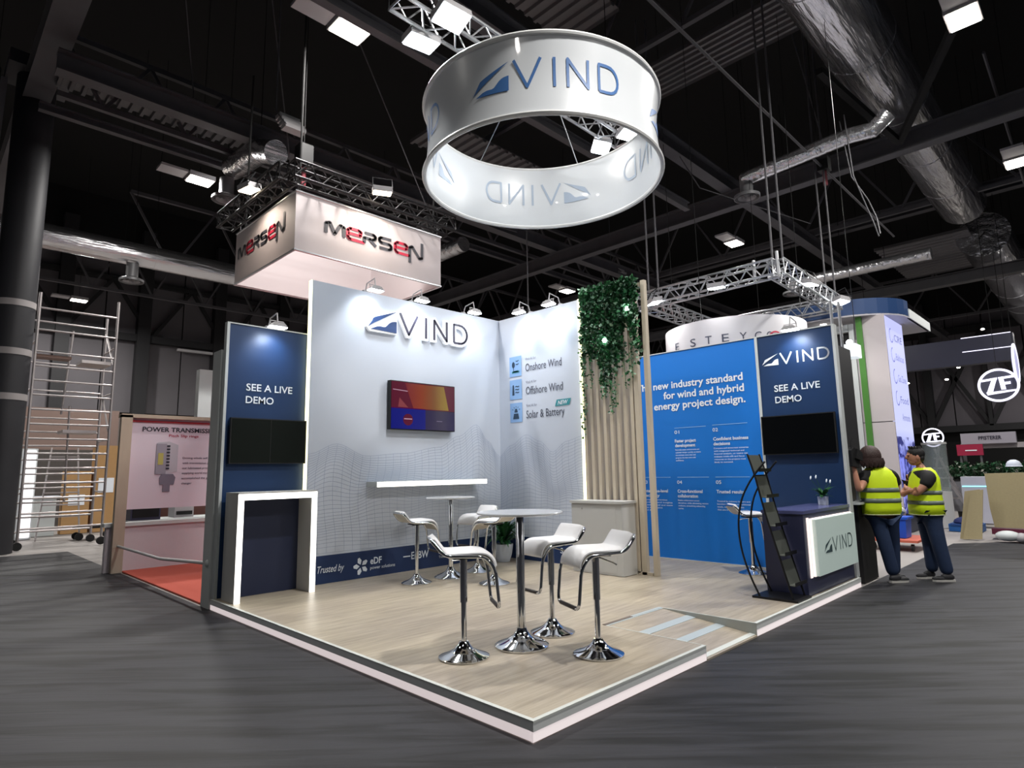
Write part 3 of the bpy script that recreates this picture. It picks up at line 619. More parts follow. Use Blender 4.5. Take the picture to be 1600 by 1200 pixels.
# ================================================================== STAND PLATFORM
t = thing('stand_platform', 'raised exhibition platform with pale oak floor and glowing edge', 'platform', (3, 2.5, 0))
OAKF = MATS['oak_vinyl']; RX0, RX1, RY = 1.999, 2.935, 0.97
def deck(a, b): return MB().box((a[0], a[1], .045), (b[0], b[1], HP-.002))
deck((.02, RY), (W-.02, D)).build('floor_board', OAKF, t); deck((.02, .02), (RX0-.012, RY)).build('floor_board', OAKF, t); deck((RX1+.012, .02), (W-.02, RY)).build('floor_board', OAKF, t)
EDGE = mat('edge_white', (206, 210, 206), .5)
def edge(p, q, m, z0, z1, th=.018):
    return (p, q)
segs = [((0,0),(RX0,0)), ((RX1,0),(W,0)), ((0,.0301),(0,D)), ((W,.0301),(W,D))]
for (p, q) in segs:
    hx = p[0] == q[0]
    def bx(i, o_, z0, z1):
        if hx: s_ = 1 if p[0] == 0 else -1; return MB().box((p[0]+s_*o_, p[1]-(.03-o_ if z1 < HP else .0), z0), (p[0]+s_*i, q[1], z1))
        return MB().box((p[0], p[1]+o_, z0), (q[0], p[1]+i, z1))
    bx(.03, 0, HP-.012, HP).build('edge_trim', EDGE, t); bx(.028, .002, .060, HP-.012).build('fascia', FASCIA, t); bx(.02, .004, .004, .060).build('light_strip', LEDBASE, t)
mb = MB()
mb.box((RX0-.012, .031, .045), (RX0-.0005, RY, HP)); mb.build('edge_trim', EDGE, t); MB().box((RX1+.0002, .031, .045), (RX1+.012, RY, HP)).build('edge_trim', EDGE, t)
MB().box((RX0, .003, 0), (RX0+.002, RY, .105)).build('ramp_cheek', FASCIA, t); MB().box((RX1-.004, .003, 0), (RX1-.0005, RY, HP-.001)).build('ramp_cheek', mat('cheek_light', (176, 180, 176), .5), t)
MB().prism([(0,0),(0,.014),(RY,HP-.004),(RY,0)], lambda a, b: (RX0+.0025, a, b), lambda a, b: (RX1-.0045, a, b)).build('ramp', OAKF, t)
sl = (HP-.018)/RY
for (y, wd, m) in ((.02, .05, EDGE), (.30, .09, mat('tape_silver', (176, 186, 190), .4)), (.60, .09, MATS['tape_silver']), (.955, .03, MATS['tape_silver'])):
    MB().prism([(y, .014+sl*y), (y+wd, .014+sl*(y+wd)), (y+wd, .018+sl*(y+wd)), (y, .018+sl*y)], lambda a, b: (RX0+.0026, a, b), lambda a, b: (RX1-.0046, a, b)).build('grip_strip', m, t)
MB().box((RX0-.01, RY+.0, HP), (RX0+.42, RY+.035, HP+.004)).build('threshold_strip', mat('strip_brown', (110, 98, 90), .5), t)
MB().box((RX0+.42, RY, HP), (RX1, RY+.035, HP+.003)).build('threshold_strip', MATS['tape_silver'], t)

# ================================================================== BACK WALL (printed)
t = thing('display_wall', 'tall white printed back wall with mountain mesh graphic', 'wall panel', (2.8, 5, HP))
MB().box((1.064, YV, HP), (XR, YV+.09, HV)).build('panel', WHITE, t)
MB().box((1.064, YV-.003, HP), (XR-.002, YV, .47)).build('base_band', NAVYB, t)
MB().box((1.052, YV+.0, HP), (1.066, YV+.075, HV)).build('led_strip', LEDWARM, t)
f = MX(YV, -.006)
mb = MB(); text(mb, 'Trusted by', f, 1.245, 1.625, .255, .085, .004, .3)
text(mb, 'eDF', f, 2.02, 2.20, .285, .085, .02); text(mb, 'power solutions', f, 2.02, 2.42, .215, .042, .006)
cx, cy = 1.875, .275
for k in range(5):
    a = 2*PI*k/5+.6; c_, s_ = math.cos(a), math.sin(a)
    pts = [(.02, 0), (.06, .035), (.11, .02), (.115, -.01), (.07, -.03)]; poly(mb, [(cx+p*c_-q*s_, cy+p*s_+q*c_) for p, q in pts], f)
mb.box((2.56, YV-.007, .315), (2.68, YV-.005, .330)); text(mb, 'EnBW', f, 2.70, 3.01, .275, .10, .012)
text(mb, 'TotalEnergies', f, 3.20, 3.52, .235, .035, .006); mb.box((3.2, YV-.007, .30), (3.42, YV-.005, .315))
mb.build('lettering', TEXTW, t)
# mountain mesh graphic: a height field drawn as fine lines on the print
PROF_V = [(1.06, 1.88), (1.45, 2.02), (1.9, 1.86), (2.5, 1.90), (3.2, 2.00), (3.6, 2.18), (4.0, 2.38), (4.25, 2.12), (4.52, 1.86)]
PROF_R = [(-4.94, 1.86), (-4.65, 2.04), (-4.3, 2.20), (-4.0, 2.08), (-3.75, 1.90), (-3.45, 2.06), (-3.16, 2.12)]
def lerp_profile(P, x):
    for i in range(len(P)-1):
        if P[i][0] <= x <= P[i+1][0]:
            u = (x-P[i][0])/(P[i+1][0]-P[i][0]); u = u*u*(3-2*u); return P[i][1]+(P[i+1][1]-P[i][1])*u
    return P[0][1] if x < P[0][0] else P[-1][1]
def contour(mb, fm, xa, xb, s0, prof):
    N = max(8, int((xb-xa)*16)); rows = 32; P = []
    for j in range(rows+1):
        d = j/rows; row = []
        for i in range(N+1):
            x = xa+(xb-xa)*i/N; top = lerp_profile(prof, x)-.11; xs = x+s0
            z = .50+(top-.50)*d**.85+.075*math.sin(PI*d)*(math.sin(xs*2.3+d*5)+.6*math.sin(xs*4.9-d*7))
            row.append((x+.03*math.sin(d*6+xs), max(.475, z)) if 0 < i < N else (x, max(.475, z)))
        P.append(row)
    for j in range(rows+1):
        for i in range(N): ribbon(mb, [P[j][i], P[j][i+1]], .0036, fm, False)
    for i in range(0, N+1, 2):
        for j in range(rows): ribbon(mb, [P[j][i], P[j+1][i]], .0032, fm, False)
MESHL = mat('mesh_print', (150, 164, 190), .55)
mb = MB(); contour(mb, MX(YV, -.0022), 1.08, XR-.01, 0, PROF_V); mb.build('mesh_graphic', MESHL, t, kind='stuff')

# wall logo: each letter stands off the wall
t = thing('logo_sign', 'raised company logo letters with white rims on the back wall', 'sign', (2.8, YV, 3.7))
LX, LZ, LH = 1.894, 3.547, .326
def halo(pts, wd):       # white backing slightly larger
    return pts
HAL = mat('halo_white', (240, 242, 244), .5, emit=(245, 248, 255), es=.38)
def g0(off): return lambda a, b: Vector((LX+a*LH, YV-off, LZ+b*LH))
def solid_ribbon(pts, wd, o0, o1, m, nm, ends=0):
    mb = MB(); P = [Vector(p) for p in pts]
    for i in range(len(P)-1):
        d = P[i+1]-P[i]; u = d.normalized(); n_ = Vector((-u.y, u.x))*wd/2; a = P[i]-u*ends; b = P[i+1]+u*ends
        mb.prism([tuple(a-n_), tuple(b-n_), tuple(b+n_), tuple(a+n_)], g0(o0), g0(o1))
    for p in P[1:-1]: mb.prism([(p.x+wd/2*math.cos(2*PI*k/12), p.y+wd/2*math.sin(2*PI*k/12)) for k in range(12)], g0(o0), g0(o1))
    return mb.build(nm, m, t)
def grow(pts, e):
    c_ = Vector((sum(p[0] for p in pts)/len(pts), sum(p[1] for p in pts)/len(pts))); out = []
    N = len(pts)
    area = sum(pts[i][0]*pts[(i+1) % N][1]-pts[(i+1) % N][0]*pts[i][1] for i in range(N)); sg = 1 if area > 0 else -1
    for i in range(N):
        a, b, c2 = Vector(pts[i-1]), Vector(pts[i]), Vector(pts[(i+1) % N]); u = (b-a).normalized(); v = (c2-b).normalized()
        n_ = (Vector((u.y, -u.x))+Vector((v.y, -v.x)))*sg; n_ = n_.normalized() if n_.length > 1e-3 else u; out.append(tuple(b+n_*e))
    return out
mb = MB(); mb.prism(grow([(0,.12),(.2,.42),(.36,.62),(1.48,1.0),(1.47,0),(.13,0)], .07), g0(0.0), g0(.05)); mb.build('emblem_backing', HAL, t)
mb = MB(); mb.prism(EMB_U, g0(.05), g0(.06)); mb.build('emblem', LOGON, t); mb = MB(); mb.prism(EMB_L, g0(.05), g0(.06)); mb.build('emblem', LOGON, t)
for k in 'VIND': solid_ribbon(VIND[k], .30, 0.0, .05, HAL, 'letter_backing', .09); solid_ribbon(VIND[k], .115, .05, .058, LOGOD, 'letter')

# ================================================================== RIGHT WALL
t = thing('display_wall', 'white printed side wall listing the wind and solar icons', 'wall panel', (XR, 4, HP))
MB().box((XR, 3.158, HP), (XR+.09, YV+.09, HV)).build('panel', WHITE, t); MB().box((XR-.003, 3.158, HP), (XR, YV-.003, .47)).build('base_band', NAVYB, t)
MB().box((XR-.03, 3.112, HP), (XR+.06, 3.157, HV)).build('led_strip', LEDWARM, t)
f = MYn(XR, -.006)
mb = MB(); contour(mb, MYn(XR, -.0022), -YV+.01, -3.17, XR+YV, PROF_R); mb.build('mesh_graphic', MESHL, t, kind='stuff')
ICB = mat('icon_sky', (140, 178, 224), .5); TEAL = mat('icon_teal', (60, 150, 160), .5)
for (yc, z0, z1) in ((-4.54, 3.072, 3.412), (-4.54, 2.687, 3.018), (-4.54, 2.307, 2.628)):
    mb = MB(); mb.add([f(-4.68, z0), f(-4.40, z0), f(-4.40, z1), f(-4.68, z1)], [(0,1,2,3)]); mb.build('icon_tile', ICB, t)
f2 = MYn(XR, -.009)
mb = MB(); poly(mb, [(-4.60, 3.14), (-4.47, 3.14), (-4.47, 3.17), (-4.60, 3.17)], f2); mb.add([f2(-4.62+.0, 3.13), f2(-4.45, 3.13), f2(-4.45, 3.165), f2(-4.62, 3.165)], [(0,1,2,3)]); mb.build('icon', TEAL, t)
mb = MB(); poly(mb, [(-4.585+.035*math.cos(k*PI/5), 3.27+.055*math.sin(k*PI/5)) for k in range(10)], f2); ribbon(mb, [(-4.585, 3.165), (-4.585, 3.25)], .012, f2)
for dz in (.035, -.02): ribbon(mb, [(-4.53, 3.30+dz), (-4.50, 3.29+dz), (-4.46, 3.305+dz)], .014, f2)
poly(mb, [(-4.62, 2.76), (-4.57, 2.76), (-4.58, 2.93), (-4.61, 2.93)], f2)
for dz in (.13, .08, .03): ribbon(mb, [(-4.55, 2.77+dz), (-4.52, 2.775+dz), (-4.49, 2.765+dz), (-4.46, 2.775+dz)], .014, f2)
poly(mb, [(-4.58, 2.47), (-4.50, 2.47), (-4.515, 2.52), (-4.54, 2.535), (-4.565, 2.52)], f2)
for a in (30, 60, 90, 120, 150): ribbon(mb, [(-4.54+.075*math.cos(math.radians(a)), 2.475+.075*math.sin(math.radians(a))), (-4.54+.10*math.cos(math.radians(a)), 2.475+.10*math.sin(math.radians(a)))], .01, f2)
poly(mb, [(-4.61, 2.36), (-4.47, 2.36), (-4.49, 2.45), (-4.59, 2.45)], f2); mb.build('icon', mat('icon_ink', (35, 60, 85), .5), t)
mb = MB()
for z, s, xe in ((3.13, 'Onshore Wind', -3.53), (2.745, 'Offshore Wind', -3.52), (2.355, 'Solar & Battery', -3.50)): text(mb, s, f, -4.31, xe, z, .125)
mb.build('lettering', TEXTD, t)
mb = MB()
for z in (3.315, 2.93, 2.545): text(mb, 'Vind AI for', f, -4.31, -4.07, z, .04)
mb.build('lettering', mat('ink_slate', (105, 110, 130), .5), t)
mb = MB(); poly(mb, [(-3.69, 2.50), (-3.40, 2.50), (-3.36, 2.60), (-3.65, 2.60)], f); mb.build('new_flag', TEAL, t)
mb = MB(); text(mb, 'NEW', f2, -3.63, -3.42, 2.52, .06, .02, .3)
text(mb, 'Andrews', f, -4.35, -3.95, .275, .075, .01); ribbon(mb, [(-3.9, .25), (-3.8, .36)], .015, f); text(mb, 'Statkraft', f, -3.66, -3.2, .275, .075, .01)
mb.build('lettering', TEXTW, t)

# ================================================================== SPOTLIGHTS on wall tops
def arm_spot(base, direction, label, en=SPOT, group='arm spotlights along the wall tops'):
    """base on the wall top; direction unit vector pointing out of the wall face"""
    t = thing('arm_spotlight', label, 'spotlight', base, 0, group); b = Vector(base); d = Vector(direction); h = b+d*.28+Vector((0,0,-.025)); s = d.cross(Vector((0,0,1)))
    MB().box(tuple(b-d*.05-s*.03+Vector((0,0,-.03))), tuple(b+d*.02+s*.03+Vector((0,0,.03)))).build('bracket', LIGHTG, t)
    MB().tube([b, b+d*.05+Vector((0,0,.12)), b+d*.25+Vector((0,0,.15)), h+Vector((0,0,.03))], .009, 6).build('arm', LIGHTG, t, smooth=True)
    MB().tube([h-s*.085, h-s*.085-d*.02+Vector((0,0,.07)), h+s*.085-d*.02+Vector((0,0,.07)), h+s*.085], .007, 5).build('yoke', LIGHTG, t)
    MB().prism([(-.11,0),(.11,0),(.06,.05),(-.06,.05)], lambda a, c_: h+s*a-d*.06+Vector((0,0,c_-.01)), lambda a, c_: h+s*a+d*.06+Vector((0,0,c_-.01))).build('head', LIGHTG, t)
    MB().box(tuple(h-s*.10-d*.055+Vector((0,0,-.022))), tuple(h+s*.10+d*.055+Vector((0,0,-.008)))).build('lens', LENS, t)
    light('bulb', 'SPOT', h+Vector((0,0,-.03)), t, en, (.82, .92, 1), .05, target=tuple(b-d*.0+Vector((0,0,-.42))), angle=112, blend=.9)
for x, s in ((1.89, 'spotlight over the emblem on the back wall, leftmost of three'), (2.70, 'spotlight over the middle of the wall logo'), (3.75, 'spotlight nearest the corner on the back wall')): arm_spot((x, YV+.04, HV), (0, -1, 0), s)
for y, s in ((4.21, 'spotlight nearest the corner on the side wall'), (3.56, 'spotlight on the side wall nearer the ivy')): arm_spot((XR+.04, y, HV), (-1, 0, 0), s)
arm_spot((.54, YT+.03, HT), (0, -1, 0), 'spotlight on top of the left navy demo tower', SPOT*1.0)
arm_spot((XB+.03, .50, HT), (-1, 0, 0), 'spotlight on top of the right navy demo tower', SPOT*1.0)

# ================================================================== televisions
def tv(name, a, b, facing, label, screen, depth=.06):
    """a = lower-left front, b = upper-right front in the wall's own frame"""
    fm, out = facing
    t = thing(name, label, 'television', fm(a[0], a[1], out))
    P = [(a[0], a[1]), (b[0], a[1]), (b[0], b[1]), (a[0], b[1])]
    MB().prism(P, lambda u, v: fm(u, v, .02), lambda u, v: fm(u, v, out)).build('casing', BLACKM, t)
    MB().prism([(a[0]+.3, a[1]+.15), (b[0]-.3, a[1]+.15), (b[0]-.3, b[1]-.15), (a[0]+.3, b[1]-.15)], lambda u, v: fm(u, v, 0), lambda u, v: fm(u, v, .02)).build('wall_mount', BLACKM, t)
    i = .012
    s = MB().prism([(a[0]+i, a[1]+i), (b[0]-i, a[1]+i), (b[0]-i, b[1]-i), (a[0]+i, b[1]-i)], lambda u, v: fm(u, v, out), lambda u, v: fm(u, v, out+.003)).build('screen', screen, t)
    return t, s
FV = (lambda u, v, o: Vector((u, YV-o, v)), .10); FT = (lambda u, v, o: Vector((u, YT-o, v)), .07); FR = (lambda u, v, o: Vector((XB-o, -u, v)), .07)
t, s = tv('television', (2.25, 2.13), (3.44, 2.84), FV, 'wall television showing an orange and blue picture', mat('screen_off', (12, 12, 16), .12))
def sc(pts, m, lab=None, off=.106):
    mb = MB(); mb.prism([(2.262+x*1.166, 2.142+z*.686) for x, z in pts], lambda u, v: FV[0](u, v, off-.002), lambda u, v: FV[0](u, v, off)); return mb.build('picture', m, s)
def em(name, c, e=.9): return mat(name, (10, 10, 10), .2, emit=c, es=e)
def grad_screen():
    m = bpy.data.materials.new('screen_orange'); m.use_nodes = True; nt = m.node_tree; b = nt.nodes['Principled BSDF']; L = nt.links.new
    tc = nt.nodes.new('ShaderNodeTexCoord'); sp = nt.nodes.new('ShaderNodeSeparateXYZ'); L(tc.outputs['Generated'], sp.inputs[0])
    cr = nt.nodes.new('ShaderNodeValToRGB'); e = cr.color_ramp.elements; e[0].position = 0; e[0].color = lin((120, 28, 40)); e[1].position = 1; e[1].color = lin((150, 125, 40))
    x = e.new(.35); x.color = lin((140, 55, 30)); x = e.new(.65); x.color = lin((125, 75, 40)); L(sp.outputs[0], cr.inputs[0])
    b.inputs['Base Color'].default_value = (.01, .01, .01, 1); b.inputs['Roughness'].default_value = .2; L(cr.outputs[0], b.inputs['Emission Color']); b.inputs['Emission Strength'].default_value = .8; return m
sc([(0,.43),(1,.43),(1,1),(0,1)], em('scr_maroon', (88, 18, 42))); sc([(0,0),(.52,0),(.52,.45),(0,.45)], em('scr_blue', (12, 20, 118))); sc([(.52,0),(1,0),(1,.42),(.52,.43)], em('scr_violet', (42, 34, 72)))
sc([(.20,.98),(.82,.98),(.90,.45),(.33,.45)], grad_screen(), off=.108); sc([(.1,.46),(.25,.46),(.12,.66)], em('scr_rose', (130, 60, 66)), off=.108)
sc([(.25+.075*math.cos(k*PI/8), .20+.125*math.sin(k*PI/8)) for k in range(16)], em('scr_red', (86, 10, 44)), off=.108)
sc([(.19,.205),(.31,.205),(.31,.225),(.19,.225)], em('scr_text', (190, 150, 170)), off=.110); sc([(.70,.19),(.79,.19),(.79,.205),(.70,.205)], em('scr_text2', (110, 100, 130)), off=.110); sc([(.02,.82),(.24,.80),(.24,.815),(.02,.835)], em('scr_text', (190, 150, 170)), off=.110)
t2, s2 = tv('television', (.10, 1.65), (1.05, 2.20), FT, 'dark television on the left navy demo tower', mat('screen_olive', (24, 28, 25), .22))
MB().box((.583, YT-.0745, 1.665), (.588, YT-.073, 2.185)).build('reflection_line', BLACKM, t2)  # thin dark line imitating a reflection on the screen glass
tv('television', (-1.06, 1.67), (-.10, 2.205), FR, 'black television with reflections on the right navy demo tower', BLACK)

# shelf with light edge
t = thing('wall_shelf', 'thin wall shelf with glowing white front edge', 'shelf', (2.9, YV, 1.3))
MB().box((1.94, YV-.27, 1.33), (3.94, YV-.004, 1.395)).build('board', WFRAME, t); MB().box((1.94, YV-.285, 1.325), (3.94, YV-.27, 1.39)).build('led_edge', LEDW, t)

# ================================================================== LEFT DEMO TOWER
t = thing('demo_tower', 'left navy demo tower panel with white frame', 'display panel', (.56, YT, HP))
MB().box((.045, YT, HP), (1.10, YT+.06, HT-.012)).build('panel', NAVY, t)
MB().box((.025, YT-.012, HP), (.058, YT+.07, HT)).build('frame_post', WFRAME, t); MB().box((.058, YT-.012, HT-.014), (1.07, YT+.07, HT)).build('frame_top', WFRAME, t)
f = MX(YT, -.006); mb = MB(); text(mb, 'SEE A LIVE', f, .285, .872, 2.545, .085, .012); text(mb, 'DEMO', f, .285, .632, 2.39, .085, .012); mb.build('lettering', TEXTW, t)
# LED portal cabinet
t = thing('demo_cabinet', 'white open fronted cabinet outlined by a glowing frame', 'cabinet', (.55, 4.78, HP))
c0, c1, f0, f1 = .075, 1.018, 4.547, 4.93
MB().box((c0, f0+.012, HP), (c0+.06, f1, 1.30)).build('side_panel', GREY, t); MB().box((c1-.06, f0+.012, HP), (c1, f1, 1.30)).build('side_panel', GREY, t)
MB().box((c0, f0, 1.302), (c1, f1, 1.318)).build('top', GREY, t); MB().box((c0+.06, f0+.012, 1.235), (c1-.06, f1, 1.30)).build('soffit', GREY, t)
MB().box((c0+.06, f1-.02, HP), (c1-.06, f1, 1.235)).build('back_panel', mat('cab_navy', (26, 36, 66), .5), t)
for a, b in (((c0, f0, HP), (c0+.062, f0+.012, 1.302)), ((c1-.066, f0, HP), (c1, f0+.012, 1.302)), ((c0+.062, f0, 1.232), (c1-.066, f0+.012, 1.302))): MB().box(a, b).build('led_frame', LEDW, t)

# ================================================================== SLAT SCREEN + IVY
t = thing('slat_screen', 'screen of upright pale oak slats at the end of the side wall', 'screen', (4.5, 2.6, HP))
SX = 4.47
for k in range(8):
    y = 3.065-.117*k; MB().box((SX, y-.024, HP+.02), (SX+.11, y+.024, HV-.02)).build('slat', OAK, t)
MB().box((SX-.01, 1.955, HP), (SX+.06, 2.015, HV+.02)).build('post', OAK, t); MB().box((SX, 2.03, HP), (SX+.095, 3.12, HP+.035)).build('base_rail', OAK, t)
MB().box((SX, 2.03, HV-.06), (SX+.095, 3.10, HV)).build('top_rail', OAK, t)
for y in (2.155,): MB().box((SX+.0, y-.028, HP), (SX+.07, y+.045, HV)).build('slat', OAK, t)
t = thing('hanging_ivy', 'thick curtain of green ivy hanging over the oak slats', 'plant', (4.42, 2.6, 4.1))
LG = [mat('ivy_leaf', (52, 118, 70), .4, noise=.5, nscale=30), mat('ivy_leaf_dark', (24, 70, 40), .4, noise=.4, nscale=30), mat('ivy_leaf_pale', (150, 188, 160), .4)]
def leaf(mb, p, s, spread=1.0):
    a = random.uniform(0, 2*PI); tl = random.uniform(-.9, .5); d = Vector((-.6*random.random()-.15, random.uniform(-.7, .7), tl)).normalized()
    u = Vector((0, 0, 1)).cross(d).normalized(); v = d.cross(u); q = u*math.cos(a)+v*math.sin(a); r = d.cross(q)
    p = Vector(p); mb.add([p, p+q*s*.5+r*s*.42+d*s*.12, p+q*s*1.1, p+q*s*.5-r*s*.42+d*s*.12], [(0,1,2),(0,2,3)])
def bottom(y):   # lower edge of the curtain; y from 3.15 (left) to 2.12 (right)
    s = (3.15-y)/1.03
    return 2.95+.32*math.sin(s*9)+.15*math.sin(s*23)+(.15 if s > .75 else 0)-(.35 if .02 < s < .12 else 0)
mb = MB()
for i in range(7000):
    y = random.uniform(2.05, 3.085); zb = bottom(y); z = zb+(4.17-zb)*random.random()**.8
    if random.random() > .35+(z-zb)*1.4: continue
    mb.cur = 1 if random.random() < .42 else (2 if random.random() < .22 else 0)
    dx = .03+random.random()*.13*(1 if z > 3.3 else .5); leaf(mb, (SX-dx, y-.75*dx*(y-2.05)/1.035, z), random.uniform(.035, .075))
mb.cur = 0
mb.build('foliage', LG, t, kind='stuff')
for (y, zb, n_) in ((3.06, 1.98, 46), (3.02, 2.3, 34), (2.72, 2.5, 20), (2.55, 2.28, 34), (2.48, 2.40, 30), (2.30, 2.62, 22), (2.90, 2.7, 16), (2.18, 2.75, 18)):
    mb = MB(); mb.cur = 0
    mb.tube([(SX-.03, y, 3.3), (SX-.035, y+.02, (3.3+zb)/2), (SX-.03, y, zb)], .004, 4)
    for k in range(n_*2):
        z = zb+(3.3-zb)*random.random(); mb.cur = random.choice((0, 0, 1, 2)); leaf(mb, (SX-.04, y+random.uniform(-.035, .035), z), random.uniform(.03, .05))
    mb.build('trailing_vine', LG, t)
for (y, z, s) in ((2.14, 3.71, 'small glowing white lamp at the right edge of the ivy'), (2.55, 3.33, 'small glowing white lamp in the middle of the ivy')):
    t = thing('mini_lamp', s, 'lamp', (SX-.15, y, z)); MB().ell((SX-.16, y, z), (.03, .03, .03)).build('bulb', LENS, t); MB().tube([(SX-.02, y, z), (SX-.14, y, z)], .012, 6).build('stem', LIGHTG, t)

# white storage counter
t = thing('storage_counter', 'plain white storage counter in front of the slats', 'counter', (4.3, 2.7, HP))
MB().box((4.14, 2.262, HP+.005), (4.455, 3.108, 1.05)).build('body', GREY, t); MB().box((4.12, 2.24, 1.052), (4.462, 3.125, 1.085)).build('top', GREY, t)
MB().box((4.137, 2.36, HP+.03), (4.14, 3.09, 1.03)).build('door', GREY, t); MB().ell((4.135, 2.92, .98), (.008, .012, .012)).build('lock', LIGHTG, t)

# ================================================================== BLUE WALL + RIGHT TOWER
t = thing('graphic_wall', 'bright blue wall panel with white industry standard text', 'wall panel', (XB, 2, HP))
MB().box((XB, 1.095, HP+.012), (XB+.06, 3.9, HT-.012)).build('panel', BLUE, t); MB().box((XB-.012, 1.060, HP), (XB+.065, 1.098, HT)).build('frame_post', WFRAME, t)
MB().box((XB-.012, 1.098, HT-.014), (XB+.065, 3.9, HT)).build('frame_top', WFRAME, t); MB().box((XB-.006, 1.098, HP), (XB+.06, 3.9, HP+.014)).build('frame_base', WFRAME, t)
f = MYn(XB, -.006); mb = MB()
for s, a, b, z in (('The new industry standard', -3.13, -1.308, 2.775), ('for wind and hybrid', -2.63, -1.30, 2.61), ('energy project design.', -2.815, -1.29, 2.445)): text(mb, s, f, a, b, z, .108, .022)
mb.build('lettering', TEXTW, t)
mb = MB()
for (a, b, z) in ((-2.466, -1.933, 2.135), (-1.829, -1.287, 2.142), (-3.086, -2.581, 1.37), (-2.463, -1.933, 1.37), (-1.831, -1.306, 1.37)): ribbon(mb, [(a, z), (b, z)], .007, f)
mb.build('rule_line', mat('line_sky', (150, 200, 240), .5), t)
mb = MB()
blocks = [(-2.47, 2.045, '01', ['Faster project', 'development'], ['Remotely assess environments and', 'optimise designs quickly, so teams', 'can evaluate more sites and', 'progress the best ones with', 'confidence.'], (.36, .345), .43),
          (-1.828, 2.045, '02', ['Confident business', 'decisions'], ['Compare and stress-test scenarios', 'with integrated technical and', 'financial analysis, so teams can', 'evaluate trade-offs and focus', 'resources on the projects most', 'likely to succeed.'], (.54, .26), .53),
          (-3.09, 1.27, '03', ['Enterprise-level', 'security'], ['Compare, prioritise', 'portfolios and insights', 'at every level and team', 'size of project', 'and data.'], (.45, .3), .52),
          (-2.47, 1.27, '04', ['Cross-functional', 'collaboration'], ['Enable collaboration across', 'disciplines, while eliminating version', 'confusion, streamlining onboarding', 'cycles.'], (.42, .34), .5),
          (-1.828, 1.27, '05', ['Trusted results'], ['Trusted by industry leaders and', 'benchmarked against traditional', 'tools, to deliver results', 'that are trusted and bankable.'], (.42,), .5)]
for x, z, num, head, para, hw, pw in blocks:
    text(mb, num, f, x, x+.085, z, .05, .01)
    for i, s in enumerate(head): text(mb, s, f, x+.0, x+hw[i], z-.135-.072*i, .046, .03)
    zz = z-.262
    for i, s in enumerate(para): text(mb, s, f, x+.0, x+pw*len(s)/max(len(q) for q in para), zz-.041*i, .021, .012)
mb.build('lettering', mat('paragraph_white', (215, 230, 245), .5), t, kind='stuff')

t = thing('demo_tower', 'right navy demo tower panel with white logo on top', 'display panel', (XB, .56, HP))
MB().box((XB, .06, HP), (XB+.06, 1.058, HT-.012)).build('panel', NAVY, t); MB().box((XB-.012, .028, HP), (XB+.10, .062, HT)).build('frame_post', WFRAME, t)
MB().box((XB-.012, .062, HT-.014), (XB+.07, 1.058, HT)).build('frame_top', WFRAME, t)
vind_flat(TEXTW, t, f, -1.012, 2.92, .162, .14, 1, .97)
mb = MB(); text(mb, 'SEE A LIVE', f, -.868, -.264, 2.545, .088, .012); text(mb, 'DEMO', f, -.866, -.51, 2.385, .088, .012); mb.build('lettering', TEXTW, t)

# ================================================================== RECEPTION COUNTER
t = thing('reception_counter', 'navy reception counter with glowing white logo front', 'counter', (5.1, .27, HP))
X0, X1, Y0, Y1 = 4.385, 5.948, .042, .50
MB().box((X0, Y0+.012, HP), (X1, Y1, .985)).build('body', DARKB, t); MB().box((X0-.008, Y0, .985), (X1, Y1+.01, 1.02)).build('top', mat('counter_top', (84, 88, 132), .22, noise=.03), t)
MB().box((4.47, Y0+.002, .30), (4.52, Y0+.012, .94)).build('led_backing', LEDP, t)
MB().box((4.575, Y0-.05, .312), (5.935, Y0-.012, .917)).build('front_panel', mat('glass_mint', (200, 218, 212), .35, emit=(200, 218, 212), es=.16), t); MB().box((4.553, Y0-.012, .306), (5.937, Y0+.012, .928)).build('led_edge', LEDP, t)
vind_flat(mat('logo_green_grey', (62, 84, 88), .5), t, MX(Y0-.05, -.003), 4.775, .53, .163, .10, 1, 1.06)
# potted lily on the counter
def leaf_blade(mb, p, az, ln, wd, lift, droop=.6):
    pts = []; N = 5; d = Vector((math.cos(az), math.sin(az), 0)); s = Vector((-math.sin(az), math.cos(az), 0)); p = Vector(p)
    for i in range(N+1):
        u = i/N; c_ = p+d*ln*u*.8+Vector((0,0,ln*(lift*u-droop*u*u))); w_ = wd*math.sin(PI*min(.97, .12+u*.88))
        pts += [c_-s*w_/2, c_+Vector((0,0,-.1*w_)), c_+s*w_/2]
    mb.add(pts, [f_ for i in range(N) for f_ in ((3*i,3*i+1,3*i+4,3*i+3),(3*i+1,3*i+2,3*i+5,3*i+4))])
LEAF = mat('lily_leaf', (44, 92, 50), .35, noise=.2, nscale=20)
px, py = 5.68, .26
t = thing('potted_lily', 'small white flowering plant in a square white pot on the counter', 'plant', (px, py, 1.02))
MB().prism([(-.05,-.05),(.05,-.05),(.05,.05),(-.05,.05)], lambda a, b: (px+a*.9, py+b*.9, 1.021), lambda a, b: (px+a, py+b, 1.125)).build('pot', WHITE, t)
for k in range(22):
    mb = MB(); leaf_blade(mb, (px, py, 1.12), 2*PI*k/22+random.uniform(-.2, .2), random.uniform(.12, .22), .05, random.uniform(.5, 1.3)); mb.build('leaf', LEAF, t, smooth=True)
